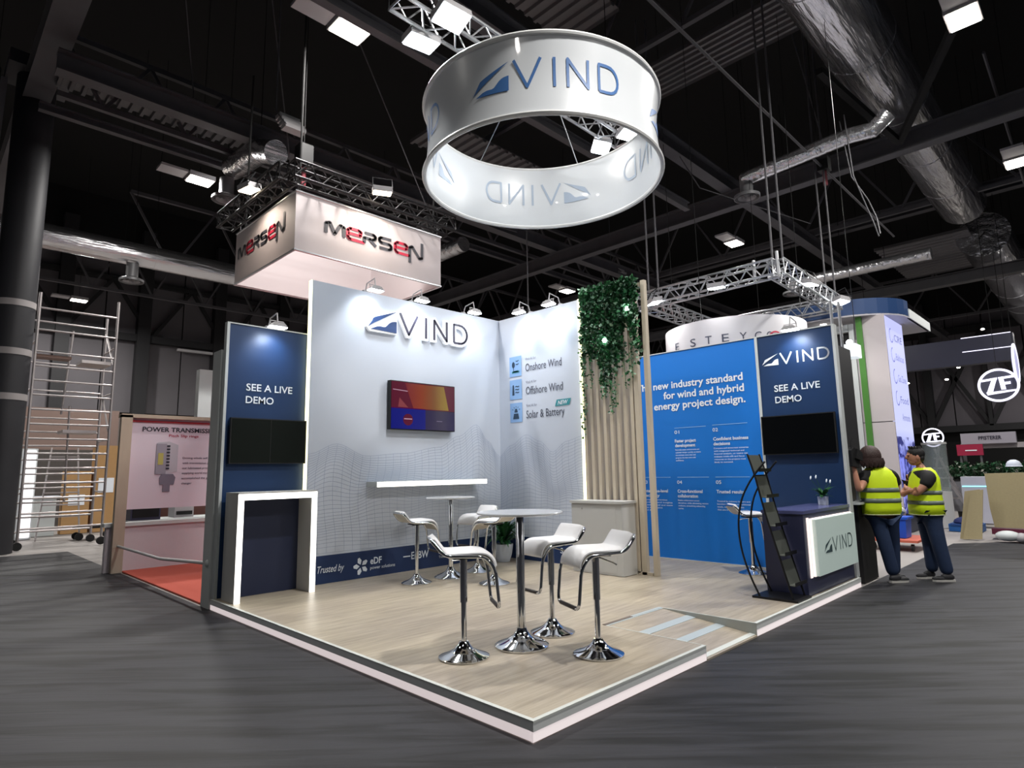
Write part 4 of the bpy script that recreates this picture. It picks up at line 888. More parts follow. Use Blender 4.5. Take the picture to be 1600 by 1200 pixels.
for (dx, dy, h) in ((-.09, .09, .24), (-.05, .04, .25), (.05, -.05, .2), (.09, -.08, .19)):
    mb = MB(); mb.cur = 0; mb.tube([(px, py, 1.12), (px+dx*.6, py+dy*.6, 1.12+h*.6), (px+dx, py+dy, 1.12+h-.03)], .003, 5); mb.cur = 1
    mb.ell((px+dx-.008, py+dy+.004, 1.12+h), (.010, .010, .028), 8, 6, Matrix.Rotation(.5, 3, 'Y')); mb.build('flower', [LEAF, TEXTW], t, smooth=True)
# corner plant
px, py = 4.16, 4.53
t = thing('potted_plant', 'bushy green plant in a white tapered pot in the corner', 'plant', (px, py, HP))
MB().lathe([(.10, 0), (.135, .12), (.155, .26), (.15, .27), (.14, .25)], 28, (px, py, HP)).build('pot', WHITE, t, smooth=True)
for k in range(90):
    mb = MB(); az = random.uniform(0, 2*PI); r = random.random()
    leaf_blade(mb, (px+.04*math.cos(az), py+.04*math.sin(az), HP+.25+random.random()*.22*(1-r*.3)), az, random.uniform(.22, .44), .06, random.uniform(.5, 1.6), .7); mb.build('leaf', LEAF if k % 3 else LG[1], t, smooth=True)

# ================================================================== BROCHURE RACK
t = thing('brochure_rack', 'black leaning brochure rack with curved rails beside the counter', 'rack', (4.2, .3, HP))
XA, XB2 = 4.0, 4.33
MB().box((3.98, .02, HP+.001), (4.36, .50, HP+.022)).build('base_plate', STEELB, t)
def bez(P, n=26):
    out = []
    for i in range(len(P)-1):
        p0 = P[max(0, i-1)]; p1 = P[i]; p2 = P[i+1]; p3 = P[min(len(P)-1, i+2)]
        for k in range(6):
            u = k/6; out.append(tuple(.5*((2*p1[j])+(-p0[j]+p2[j])*u+(2*p0[j]-5*p1[j]+4*p2[j]-p3[j])*u*u+(-p0[j]+3*p1[j]-3*p2[j]+p3[j])*u**3) for j in range(len(p1))))
    return out+[tuple(P[-1])]
ST = [(.08, .135), (.21, .63), (.31, 1.02), (.39, 1.40), (.46, 1.65)]; CV = [(.43, .13), (.53, .36), (.60, .62), (.615, .88), (.57, 1.12), (.49, 1.29), (.39, 1.43), (.27, 1.565)]
for x in (XA+.02, XB2): 
    MB().tube([(x, a, b) for a, b in bez(ST)], .011, 8).build('straight_rail', STEELB, t, smooth=True); MB().tube([(x, a, b) for a, b in bez(CV)], .011, 8).build('curved_rail', STEELB, t, smooth=True)
MESHM = mat('perforated_steel', (96, 100, 94), .5, .4)
def sty(z): 
    for i in range(len(ST)-1):
        if ST[i][1] <= z <= ST[i+1][1]: return ST[i][0]+(ST[i+1][0]-ST[i][0])*(z-ST[i][1])/(ST[i+1][1]-ST[i][1])
    return ST[-1][0]
for z in (.28, .58, .88, 1.18, 1.46):
    y = sty(z); y2 = sty(min(1.65, z+.25))
    MB().bar(((XA+XB2)/2+.01, y, z), ((XA+XB2)/2+.01, y2, min(1.64, z+.24)), .29, .004, (0, -1, 0)).build('back_sheet', MESHM, t)
    MB().box((XA+.02, y-.07, z-.006), (XB2, y+.01, z+.002)).build('shelf', MESHM, t); MB().box((XA+.02, y-.072, z-.006), (XB2, y-.066, z+.03)).build('shelf_lip', STEELB, t)

# ================================================================== BAR TABLES
def bar_table(loc, r, label):
    t = thing('bar_table', label, 'table', loc, 0); w_ = False
    MB().lathe([(.0, 0), (.216, 0), (.218, .012), (.19, .03), (.12, .055), (.07, .085), (.045, .12), (.040, .14), (0, .14)], 48).build('base', CHROME, t, smooth=True, world=False)
    MB().lathe([(.034, .12), (.034, 1.03)], 24).build('column', CHROME, t, smooth=True, world=False)
    MB().lathe([(.0, 1.02), (.10, 1.022), (.10, 1.034), (0, 1.036)], 24).build('mount_plate', CHROME, t, smooth=True, world=False)
    MB().lathe([(0, 1.034), (r-.03, 1.034), (r-.004, 1.042), (r, 1.05), (r-.004, 1.056), (0, 1.058)], 64).build('tabletop', mat('tabletop_white', (200, 204, 210), .18), t, smooth=True, world=False)
bar_table((1.025, 1.085, HP), .355, 'front round white bar table with chrome column'); bar_table((2.70, 4.04, HP), .335, 'rear round white bar table near the glowing shelf')

# ================================================================== BAR STOOLS
def fillet(P, r, n=4):
    P = [Vector(p) for p in P]; N = len(P); out = []
    for i in range(N):
        a, b, c_ = P[i-1], P[i], P[(i+1) % N]; u = (a-b); v = (c_-b); k = min(r, u.length*.45, v.length*.45); u = u.normalized()*k; v = v.normalized()*k
        for j in range(n+1): s = j/n; out.append((b+u)*(1-s)**2+b*2*s*(1-s)+(b+v)*s*s)
    return out
def make_stool():
    t = thing('bar_stool', '', 'stool', (0,0,0), 0, 'white bar stools with chrome bases')
    k = dict(world=False, smooth=True)
    MB().lathe([(0, 0), (.190, 0), (.193, .01), (.17, .022), (.11, .042), (.07, .066), (.045, .095), (.034, .115), (0, .116)], 48).build('base', CHROME, t, **k)
    MB().lathe([(.022, .10), (.022, .44)], 20).build('lower_column', CHROME, t, **k); MB().lathe([(0, .40), (.029, .40), (.029, .735), (0, .736)], 24).build('upper_column', CHROME, t, **k)
    MB().box((-.09, -.09, .728), (.09, .09, .742)).build('mount_plate', STEELB, t, world=False)
    MB().tube([(-.02, .02, .715), (-.06, .17, .69), (-.07, .20, .68)], .006, 6).build('lever', CHROME, t, **k)
    hw = .178
    side = [(-.262, .885), (-.165, .765), (.14, .752), (.215, .66), (.245, .375)]
    loop = [(x, -hw, z) for x, z in side]+[(x, hw, z) for x, z in reversed(side)]
    MB().tube(fillet(loop, .06, 6), .0125, 10, closed=True).build('frame', CHROME, t, **k)
    MB().cyl((.243, -hw+.05, .378), (.243, hw-.05, .378), .016, 10).build('foot_grip', mat('grip_dark', (60, 54, 52), .5), t, **k)
    prof = bez([(-.257, .888), (-.235, .865), (-.175, .788), (-.13, .768), (-.02, .768), (.10, .768), (.155, .755), (.195, .715), (.21, .66)])
    def sheet(off, th, m, nm, wdt):
        mb = MB(); vs = []; M_ = 10; fs = []
        rows = len(prof)
        for lay in (0, 1):
            for i, (x, z) in enumerate(prof):
                a = prof[max(0, i-1)]; b = prof[min(rows-1, i+1)]; d = Vector((b[0]-a[0], 0, b[1]-a[1])).normalized(); nrm = Vector((-d.z, 0, d.x))
                for j in range(M_+1):
                    s = j/M_*2-1; e = (1-abs(s)**6)**.5 if lay else 0
                    tip = min(1, (i+1)/3, (rows-i)/3)
                    vs.append(Vector((x, s*wdt, z))+nrm*(off+(th*(.35+.65*e)*tip if lay else 0)))
        L_ = rows*(M_+1)
        for i in range(rows-1):
            for j in range(M_):
                a = i*(M_+1)+j; fs.append((a, a+1, a+M_+2, a+M_+1)); fs.append((L_+a, L_+a+M_+1, L_+a+M_+2, L_+a+1))
        for i in range(rows-1):
            for j in (0, M_): a = i*(M_+1)+j; b = a+M_+1; fs.append((a, b, L_+b, L_+a))
        for j in range(M_):
            for i in (0, rows-1): a = i*(M_+1)+j; fs.append((a, a+1, L_+a+1, L_+a))
        mb.add(vs, fs).build(nm, m, t, **k)
    sheet(.004, .030, LEATH, 'seat', .168); sheet(-.010, .013, BEIGE, 'seat_shell', .166)
    return t
st0 = make_stool()
ST_ = [((.52, 1.206), -32, 'bar stool left of the front table, seen side on with its back to the left'), ((1.495, 1.17), 168, 'bar stool directly behind and right of the front table column'),
       ((1.253, .492), 156, 'nearest bar stool, right of the front table'), ((2.15, 4.047), -12, 'leftmost bar stool by the rear table, in front of the navy band'),
       ((3.245, 4.114), 185, 'farthest bar stool, right of the rear table near the corner'), ((2.755, 3.246), 105, 'bar stool in front of the rear table, back turned to the viewer'), ((5.45, 1.12), -45, 'bar stool behind the black brochure rack by the blue wall')]
for i, ((x, y), a, s) in enumerate(ST_):
    if i == 0: st0.location = (x, y, HP); st0.rotation_euler = (0, 0, math.radians(a)); st0['label'] = s
    else: dup(st0, (x, y, HP), math.radians(a), s)

# ================================================================== TRUSS SQUARE WITH DRUM (right, behind)
TS = [((8.5, 1.66, 5.15), (8.6, 4.65, 5.15), 'left side of the bright truss square at right, nearest the ivy'), ((8.5, 1.66, 5.15), (12.1, 1.78, 5.15), 'right side of the bright truss square running to the end lamp'),
      ((8.6, 4.65, 5.15), (12.2, 4.75, 5.15), 'rear left side of the truss square above the drum'), ((12.1, 1.78, 5.15), (12.2, 4.75, 5.15), 'far side of the truss square behind the drum')]
for p, q, s in TS: box_truss('lattice_truss', p, q, .29, s, ALU, .42)
for (x, y, h) in ((8.42, 1.6, .45), (8.46, 2.05, .4)): cable([(x, y, 4.98), (x, y, 4.98+h)], 'short upright tube at the near corner of the truss square, %s one' % ('right' if x < 8.44 else 'left'), .03, 'truss_pin', 'pipe', ALU)
FL2 = [((8.35, 4.15, 4.98), 'floodlight on the truss square beside the ivy post'), ((8.32, 2.75, 4.98), 'middle floodlight on the left side of the truss square'), ((9.55, 1.45, 5.0), 'floodlight on the right side of the truss square'), ((11.6, 1.5, 5.05), 'floodlight at the far right end of the truss square')]
for i, (l, s) in enumerate(FL2): flood(l, (l[0]+(9.8-l[0])*.25, l[1]+(3.1-l[1])*.25, 2.5), s, 100, (1, .97, .92), s=.16)
t = thing('drum_sign', 'white drum shaped sign with spaced dark letters behind the blue wall', 'hanging sign', (9.75, 3.12, 2.5))
mb = MB(); mb.lathe([(1.42, 2.4), (1.42, 4.4), (1.39, 4.4), (1.39, 2.4), (1.42, 2.4)], 72, (9.75, 3.12, 0), cap=False); mb.build('drum_fabric', mat('drum_white', (208, 206, 210), .6), t, smooth=True)
for a in (0, 90, 180, 270): MB().tube([(9.75+1.4*math.cos(math.radians(a)), 3.12+1.4*math.sin(math.radians(a)), 4.4), (9.75+1.5*math.cos(math.radians(a)), 3.12+1.45*math.sin(math.radians(a)), 15.5)], .006, 5).build('hanging_wire', ROOFB, t)
def fd(a, z, o=.01): th = math.radians(a); return Vector((9.75+(1.42+o)*math.cos(th), 3.12+(1.42+o)*math.sin(th), z))
mb = MB()
for ch, a in zip('ESTEYCO', (153.5, 171.5, 185, 198, 211, 222, 231)): text(mb, ch, lambda u, z: fd(a+u*40.3, z), -.06, .07, 3.905, .155, .0)
mb.build('lettering', TEXTD, t)
fs_ = lambda u, z: fd(236+u*40.3, z)
mb = MB(); ribbon(mb, [(.13*math.cos(k*PI/10), 3.93+.13*math.sin(k*PI/10)) for k in range(0, 14)], .03, fs_); ribbon(mb, [(.09*math.cos(k*PI/10), 3.92+.07*math.sin(k*PI/10)) for k in range(0, 12)], .025, fs_); mb.build('swirl_logo', mat('swirl_red', (196, 60, 84), .5), t)
o = MB().box((8.5, 6.2, 2.2), (12.5, 6.4, 3.6)).build('dark_fascia', mat('dark_blue_fascia', (20, 28, 60), .5), loc=(8.5, 6.2, 2.2)); tag(o, 'dark blue fascia board behind the oak slats', 'sign')

# ================================================================== RIGHT BOOTH with curved roof and light strip
t = thing('curved_booth', 'grey booth corner with curved blue roof and glowing blue light wall', 'booth', (12.8, 1.0, 0))
GW = mat('booth_grey', (196, 188, 190), .6, noise=.03, nscale=2)
MB().box((12.8, 1.0, 0), (12.9, 1.62, 2.45)).build('side_wall', GW, t); MB().box((12.81, 1.0, 2.47), (12.9, 1.62, 4.9)).build('side_wall', GW, t)
MB().box((12.9, 1.05, 0), (14.4, 1.5, 4.88)).build('core', mat('booth_dark', (52, 54, 66), .6), t)
def led_wall():
    m = bpy.data.materials.new('led_wall'); m.use_nodes = True; nt = m.node_tree; b = nt.nodes['Principled BSDF']; L = nt.links.new
    tc = nt.nodes.new('ShaderNodeTexCoord'); sp = nt.nodes.new('ShaderNodeSeparateXYZ'); L(tc.outputs['Generated'], sp.inputs[0])
    cr = nt.nodes.new('ShaderNodeValToRGB'); e = cr.color_ramp.elements; e[0].position = .0; e[0].color = lin((150, 150, 225)); e[1].position = 1; e[1].color = lin((196, 200, 250))
    x = e.new(.28); x.color = lin((130, 140, 240)); x = e.new(.42); x.color = lin((205, 210, 248)); L(sp.outputs[2], cr.inputs[0])
    n = nt.nodes.new('ShaderNodeTexNoise'); n.inputs['Scale'].default_value = 2.6; n.inputs['Detail'].default_value = 5; n.inputs['Distortion'].default_value = 1.5; L(tc.outputs['Object'], n.inputs['Vector'])
    c2 = nt.nodes.new('ShaderNodeValToRGB'); q = c2.color_ramp.elements; q[0].position = .42; q[0].color = lin((40, 50, 120)); q[1].position = .56; q[1].color = (1, 1, 1, 1); L(n.outputs['Fac'], c2.inputs[0])
    lt = nt.nodes.new('ShaderNodeMath'); lt.operation = 'LESS_THAN'; lt.inputs[1].default_value = .38; L(sp.outputs[2], lt.inputs[0])
    mx = nt.nodes.new('ShaderNodeMix'); mx.data_type = 'RGBA'; mx.blend_type = 'MULTIPLY'; L(lt.outputs[0], mx.inputs[0]); L(cr.outputs[0], mx.inputs[6]); L(c2.outputs[0], mx.inputs[7])
    L(mx.outputs[2], b.inputs['Emission Color']); b.inputs['Emission Strength'].default_value = 1.05; b.inputs['Base Color'].default_value = (.02, .02, .02, 1); return m
MB().box((12.86, .985, .45), (14.34, 1.045, 4.86)).build('light_wall', led_wall(), t)
mb = MB(); f = MX(.985, -.006)
for z, s in ((4.35, 'CRE'), (3.9, 'Balticus'), (3.4, 'Gas Zone'), (2.9, 'Food'), (2.5, 'Ammonia')): text(mb, s, f, 13.45, 14.15, z, .16, .005); mb.lathe
for z in (4.35, 3.9, 3.4, 2.9):
    pts = [(13.22+.14*math.cos(k*PI/8), z+.1+.16*math.sin(k*PI/8)) for k in range(4, 16)]; ribbon(mb, pts, .03, f)
mb.build('lettering', mat('led_ink', (120, 126, 190), .5, emit=(110, 116, 185), es=.6), t)
# curved roof: blue fascia around a rounded corner and a white soffit slab
arc = [(12.45, 6.2), (12.45, 2.1)]+[(13.75-1.3*math.cos(a*PI/16), 2.1-1.4*math.sin(a*PI/16)) for a in range(0, 9)]
mb = MB()
for i in range(len(arc)-1):
    a, b = arc[i], arc[i+1]; mb.prism([a, b, (b[0]+.06, b[1]+.05), (a[0]+.06, a[1]+.05)], lambda p, q: (p, q, 4.93), lambda p, q: (p, q, 5.30))
mb.build('roof_fascia', mat('roof_blue', (36, 66, 112), .45), t, smooth=True)
MB().prism(arc+[(15.85, .70), (15.85, 6.2)], lambda a, b: (a, b, 4.90), lambda a, b: (a, b, 4.94)).build('roof_soffit', mat('soffit_white', (190, 188, 196), .5), t)
MB().box((13.75, .68, 4.9), (15.9, .74, 5.12)).build('roof_edge', WFRAME, t)
o = MB().box((12.72, 1.44, 0), (12.79, 1.56, 5.1)).build('green_post', mat('green_paint', (70, 128, 48), .5), loc=(12.75, 1.5, 0)); tag(o, 'tall narrow green post against the grey booth wall', 'post')
t = thing('doorway', 'white door frame around a dark opening beside the right demo tower', 'doorway', (12.7, 2.3, 0))
MB().box((12.8, 1.63, 0), (12.9, 1.74, 4.78)).build('post', WFRAME, t); MB().box((12.8, 1.75, 4.6), (12.9, 5.3, 4.78)).build('lintel', WFRAME, t); MB().box((12.92, 1.75, 0), (12.96, 5.3, 4.6)).build('opening', BLACKM, t)  # black sheet stands in for the shade inside the doorway
for k, (x, y) in enumerate(((12.7, 3.2), (12.9, 2.3), (13.6, 1.9))):
    o = MB().lathe([(.0, 4.895), (.07, 4.895), (.07, 4.9)], 16, (x, y, 0)).build('downlight', LENSH, loc=(x, y, 4.895)); tag(o, ['downlight in the booth roof, left', 'downlight in the booth roof, middle', 'downlight in the booth roof, nearest the light wall'][k], 'light')
# glowing white box lamp
t = thing('glowing_box', 'glowing white box shade lamp right of the right demo tower', 'lamp', (8.4, .35, 3.2))
MB().box((8.3, .42, 3.28), (8.6, .64, 3.50)).build('shade', mat('box_shade', (235, 240, 242), .5, emit=(225, 235, 240), es=.75), t); MB().ell((8.36, .52, 3.53), (.05, .05, .05)).build('bulb', LENS, t); MB().cyl((8.36, .42, 3.56), (8.36, .42, 9.36), .006, 5).build('cord', STEELB, t)
# dark booth wall right behind the right tower
t = thing('black_partition', 'black side wall directly behind the right demo tower', 'partition', (6.7, .2, 0))
MB().box((6.30, .12, 1.03), (6.9, .24, 3.15)).build('upper_panel', mat('upper_black', (34, 34, 38), .5), t); MB().box((6.28, .04, 0), (6.9, .24, 1.0)).build('lower_panel', BLACKM, t); MB().box((6.16, -.02, 1.0), (6.9, .25, 1.03)).build('ledge', WFRAME, t)
t = thing('steel_upright', 'slim silver uprights carrying a lamp above the right demo tower', 'post', (6.3, .1, 0))
for x, y in ((6.60, .235), (6.74, .17)): MB().cyl((x, y, 3.16), (x, y, 3.85), .02, 10).build('tube', ALU, t, smooth=True)
# black gear the left worker is handling
t = thing('work_bag', 'black padded equipment bag held up by the left worker', 'bag', (6.2, .02, 1.5))
BAGM = mat('bag_black', (20, 20, 22), .7, bump=.3, bscale=25)
MB().prism([(-.11,1.50),(.10,1.47),(.13,1.60),(.10,1.70),(-.02,1.74),(-.12,1.70)], lambda a, b: (6.14+a*.45, -.03-a*.25, b), lambda a, b: (6.19+a*.45, .04-a*.25, b)).build('pouch', BAGM, t)
MB().prism([(-.05,1.60),(.15,1.56),(.17,1.66),(.02,1.72)], lambda a, b: (6.13+a*.45, -.06-a*.25, b), lambda a, b: (6.15+a*.45, -.035-a*.25, b)).build('flap', BAGM, t)
MB().tube([(6.12, .0, 1.70), (6.14, -.0, 1.85), (6.17, .02, 1.70)], .01, 6).build('strap', BAGM, t, smooth=True)
MB().cyl((6.30, .02, 1.06), (6.30, .02, 1.5), .015, 8).build('support_tube', ALU, t, smooth=True); MB().cyl((6.24, .02, 1.06), (6.24, .02, 1.5), .012, 8).build('support_tube', ALU, t, smooth=True)
MB().box((6.2, .0, 1.045), (6.34, .04, 1.06)).build('foot_plate', ALU, t)
# ---- cluttered right background
def zf(t, c, r, ax, m):
    """ZF ring sign facing -x at centre c"""
    fm = lambda a, b: Vector((c[0]-.02, c[1]-a*r, c[2]+b*r))
    MB().tube([Vector((c[0], c[1]+r*math.cos(2*PI*k/48), c[2]+r*math.sin(2*PI*k/48))) for k in range(48)], r*.075, 8, closed=True).build('ring', m, t, smooth=True)
    mb = MB(); S = lambda P: mb.prism(P, lambda a, b: Vector((c[0]-.03, c[1]-a*r, c[2]+b*r)), lambda a, b: Vector((c[0]+.02, c[1]-a*r, c[2]+b*r)))
    S([(-.82,.42),(-.02,.50),(-.04,.36),(-.85,.28)]); S([(-.30,.40),(-.04,.44),(-.32,-.42),(-.62,-.42)]); S([(-.66,-.42),(.84,-.34),(.86,-.44),(-.60,-.60)])
    mb.build('letter_z', m, t); mb = MB()
    S([(.02,.50),(.82,.56),(.84,.42),(.06,.36)]); S([(.04,.48),(.28,.50),(.36,-.30),(.12,-.30)]); S([(.28,.16),(.62,.18),(.62,.02),(.28,.0)]); mb.build('letter_f', m, t)
ZG = mat('sign_glow', (240, 240, 255), .5, emit=(230, 228, 250), es=1.15)
t = thing('ring_sign', 'large glowing round two letter ring sign at far right', 'sign', (22, .1, 3.97)); MB().lathe([(0, 0), (.5, 0), (.5, .05), (0, .05)], 40, (0,0,0)).build('back_disc', mat('disc_dark', (60, 62, 80), .5), t, world=False).rotation_euler = (0, PI/2, 0)
zf(t, (22, .1, 3.97), .50, 0, ZG); MB().tube([(22.03, .1, 4.47), (22.03, .1, 15.5)], .008, 5).build('hanging_wire', ROOFB, t)
t = thing('ring_sign', 'small glowing round two letter sign on top of the glass cylinder', 'sign', (15.2, .77, 2.12)); zf(t, (15.2, .77, 2.15), .215, 0, ZG)
t = thing('ring_sign', 'thin glowing sign disc seen edge on at far right', 'sign', (22, -.38, 4.6))
MB().ell((22, -.38, 4.62), (.55, .06, .58), 20, 14).build('disc', mat('disc_glow', (220, 220, 245), .5, emit=(190, 190, 235), es=.7), t, smooth=True); MB().tube([(22, -.38, 5.18), (22, -.38, 15.5)], .008, 5).build('hanging_wire', ROOFB, t); MB().tube([(22+.56*math.cos(2*PI*k/40), -.40, 4.62+.6*math.sin(2*PI*k/40)) for k in range(40)], .035, 6, closed=True).build('ring', ZG, t, smooth=True)
t = thing('dark_fascia', 'dark blue overhead fascia with pale edge lines at far right', 'sign', (24, 2, 5.8))
MB().box((24, -.25, 5.0), (24.4, 4.6, 5.95)).build('board', mat('fascia_night', (24, 26, 54), .4), t)
for y in (0, 4.2): MB().tube([(24.2, y, 5.95), (24.2, y, 15.5)], .01, 5).build('hanging_wire', ROOFB, t)
for z in (5.95, 5.45): MB().box((23.97, -.2, z), (24.0, 1.2, z+.025)).build('edge_line', ZG, t)
for i, (x, y, z) in enumerate(((28, 3.2, 6.3), (28, 2.4, 5.0), (28, 1.45, 6.0), (28, 1.95, 5.45), (28, .35, 6.25), (28, .15, 6.0), (28, 3.8, 5.0), (28, 1.0, 6.9))):
    o = MB().ell((x, y, z), (.07, .07, .035), 10, 6).build('downlight', LENSH, loc=(x, y, z)); tag(o, 'small distant ceiling lamp at far right, ' + ['leftmost of the upper ones', 'lower one left of the large ring sign', 'upper one above the large ring sign', 'brightest one in the middle', 'right of the fascia, highest', 'right of the fascia, lower', 'leftmost of the lower ones', 'highest of all'][i], 'light', 'small distant lamps at right'); MB().tube([(x, y, z), (x, y, 15.5)], .006, 4).build('cord', ROOFB, o)
t = thing('glass_showcase', 'tall cylindrical glass showcase behind the right worker', 'showcase', (15.2, .77, 0))
GL = mat('showcase_glass', (150, 160, 158), .1, .0, alpha=.45)
MB().lathe([(.26, 0), (.26, .85), (0, .86)], 28, (15.2, .77, 0)).build('plinth', GREY, t, smooth=True); MB().lathe([(.25, .85), (.25, 2.0)], 28, (15.2, .77, 0), cap=False).build('glass', GL, t, smooth=True)
MB().lathe([(0, 1.98), (.26, 1.98), (.26, 2.03), (0, 2.03)], 28, (15.2, .77, 0)).build('lid', GREY, t, smooth=True)
t = thing('overhead_banner', 'pale company banner above the plants at far right', 'sign', (20, .3, 2.2)); MB().box((20, -.35, 2.08), (20.18, .95, 2.40)).build('board', mat('pf_grey', (150, 146, 156), .5), t)
mb = MB(); text(mb, 'PFISTERER', MYn(20, -.01), -.52, .02, 2.20, .10, .02); mb.build('lettering', MATS['ink_black'], t)
MB().box((20.2, -1.6, 1.95), (20.4, 1.0, 2.10)).build('lower_board', mat('pf_low', (160, 154, 156), .5), t)
for y in (-1.5, .9): MB().box((20.25, y, 0), (20.35, y+.08, 1.95)).build('leg', ROOF, t)
t = thing('red_sign', 'small crimson sign under the pale overhead banner', 'sign', (19.5, .6, 1.9)); MB().box((19.5, .38, 1.74), (19.6, 1.0, 2.06)).build('board', mat('crimson', (150, 24, 60), .5), t); MB().box((19.53, .9, 0), (19.58, .95, 1.74)).build('leg', ROOF, t); MB().box((19.53, .42, 0), (19.58, .47, 1.74)).build('leg', ROOF, t)
mb = MB(); ribbon(mb, [(-.80, 1.885), (-.52, 1.885)], .03, MYn(19.5, -.01)); mb.build('printed_line', TEXTW, t)
GB = mat('pile_leaf', (44, 70, 46), .6, noise=.5, nscale=8)
for j, (x, y, s) in enumerate(((16.8, .55, 'green potted shrub behind the white pillar, leftmost of the plant pile'), (17.2, .15, 'green shrub in the middle of the plant pile at right'), (17.0, -.3, 'green shrub beside the hard hat at right'), (17.4, -.75, 'green shrub at the right edge above the big chipboard'))):
    t = thing('stored_shrub', s, 'plant', (x, y, 0)); mb = MB()
    for i in range(420):
        a = random.uniform(0, 2*PI); r = random.random()**.5; z = 1.28+random.uniform(-.2, .25)*(1.2-r*.7); mb.cur = random.choice((0, 0, 1, 1, 2)) if random.random() < .3 else random.choice((0, 1))
        leaf(mb, (x+.29*r*math.cos(a), y+.29*r*math.sin(a), z), random.uniform(.06, .11))
    mb.build('foliage', [GB, LG[1], mat('pile_pale', (150, 148, 140), .6)], t, kind='stuff'); MB().lathe([(.14, 0), (.2, .9), (.2, 1.05), (0, 1.05)], 16, (x, y, 0)).build('tub', BLACKM, t, smooth=True)
t = thing('hard_hat', 'white hard hat resting on the plant pile at far right', 'helmet', (15.9, -.63, 1.55)); MB().lathe([(.15, 0), (.145, .06), (.11, .12), (.05, .155), (0, .16)], 20, (15.9, -.63, 1.42), cap=False).build('shell', WHITE, t, smooth=True); MB().lathe([(.17, 0), (.15, .012), (.12, 0)], 20, (15.9, -.63, 1.42), cap=False).build('brim', WHITE, t)
MB().box((15.8, -.82, 1.12), (15.82, -.70, 1.28)).build('tag_card', mat('card_cream', (215, 205, 170), .6), t)
t = thing('white_cabinet', 'white cabinet with a cyan light line behind the leaning boards', 'cabinet', (15.6, .1, 0)); MB().box((15.6, -.25, .1), (16.0, .38, 1.19)).build('body', mat('cab_white', (190, 190, 200), .5), t); MB().box((15.585, -.22, .95), (15.6, .36, .975)).build('light_line', mat('cyan_line', (170, 240, 250), .5, emit=(150, 235, 250), es=1.2), t)
for (x, y0, y1, z0, z1, m, s, nm) in ((16.6, .4, .8, .3, 1.1, (128, 128, 134), 'grey equipment case between the showcase and the white cabinet', 'equipment_case'), (14.3, -.1, .5, .0, .16, (26, 86, 150), 'low blue tray on the floor behind the right worker', 'plastic_tray')):
    t = thing(nm, s, 'case', (x, (y0+y1)/2, z0)); MB().box((x, y0, z0), (x+.6, y1, z1)).build('body', mat('case%d' % m[2], m, .5), t); MB().box((x-.02, y0+.04, z1-.03), (x+.62, y1-.04, z1+.01)).build('lid', BLACKM if z0 else mat('tray_blue', (30, 70, 130), .5), t)
t = thing('tool_pile', 'heap of dark blue cloth on the blue tray', 'cloth', (14.4, .2, .16)); MB().ell((14.55, .18, .2), (.28, .26, .12), 14, 8).build('heap', mat('cloth_blue', (26, 40, 90), .8, bump=.8, bscale=9), t, smooth=True)
t = thing('step_ladder', 'open stepladder among the clutter left of the white cabinet', 'ladder', (16.2, .75, 0))
for a, b in (((16.2, .95, 1.9), (16.2, .35, .3)), ((16.2, .85, 1.95), (16.2, 1.15, .3)), ((15.7, .62, 1.05), (15.7, .18, .15))): MB().bar(a, b, .05).build('rail', ALUG, t)
for k in range(5): MB().bar((16.2, .80-.09*k, 1.65-.25*k), (16.2, .98+.04*k, 1.65-.25*k), .04).build('step', ALUG, t)
CHIP = mat('chipboard', (158, 146, 112), .75, noise=.10, nscale=30)
t = thing('chipboard_sheet', 'large tan chipboard sheet lying on a cart at the right edge', 'board', (13.0, -1, .23)); MB().prism([(.44,1.30),(1.9,1.33),(1.9,.23),(.50,.23),(.46,.6)], lambda a, b: (13.0, -a, b), lambda a, b: (13.04, -a, b)).build('sheet', CHIP, t); MB().box((12.95, -1.9, .10), (13.5, -.45, .21)).build('cart_deck', mat('cart_maroon', (90, 24, 50), .5), t)
for k, (dx, s) in enumerate(((0, 'front leaning tan board standing on the floor left of the large sheet'), (.08, 'rear leaning board edge behind the front one'))):
    o = MB().prism([(.02+.0*dx, .0), (.33, .02), (.44, .99), (.24-.05*k, .95)], lambda a, b: (12.6+dx, -a+dx*.8, b), lambda a, b: (12.63+dx, -a+dx*.8, b)).build('leaning_board', CHIP, loc=(12.6+dx, -.2, 0)); tag(o, s, 'board')
t = thing('cloth_bundle', 'white and grey bundle on the floor under the large sheet', 'bundle', (12.6, -.8, 0)); MB().ell((12.5, -.75, .12), (.14, .2, .10), 12, 8).build('bundle', WFRAME, t, smooth=True); MB().ell((12.48, -.95, .10), (.1, .1, .09), 10, 8).build('roll', LIGHTG, t, smooth=True)
t = thing('plastic_crate', 'bright blue plastic crate on the orange pallet cart', 'crate', (10.4, .55, .22)); MB().prism([(-.2,-.2),(.2,-.2),(.2,.2),(-.2,.2)], lambda a, b: (10.4+a*.9, .6+b*.9, .20), lambda a, b: (10.4+a, .6+b, .56)).build('body', mat('crate_blue', (18, 78, 190), .45), t); MB().box((10.17, .37, .53), (10.63, .83, .57)).build('rim', MATS['crate_blue'], t)
t = thing('pallet_cart', 'low cart with orange deck between the two workers', 'trolley', (10.4, .5, 0)); MB().box((9.95, .2, .15), (11.0, 1.0, .19)).build('deck', mat('deck_orange', (190, 96, 72), .6), t)
for x, y in ((10.05, .3), (10.05, .9), (10.9, .3), (10.9, .9)): MB().tube([(x, y-.02, .06), (x, y+.02, .06)], .06, 12).build('wheel', BLACKM, t, smooth=True)
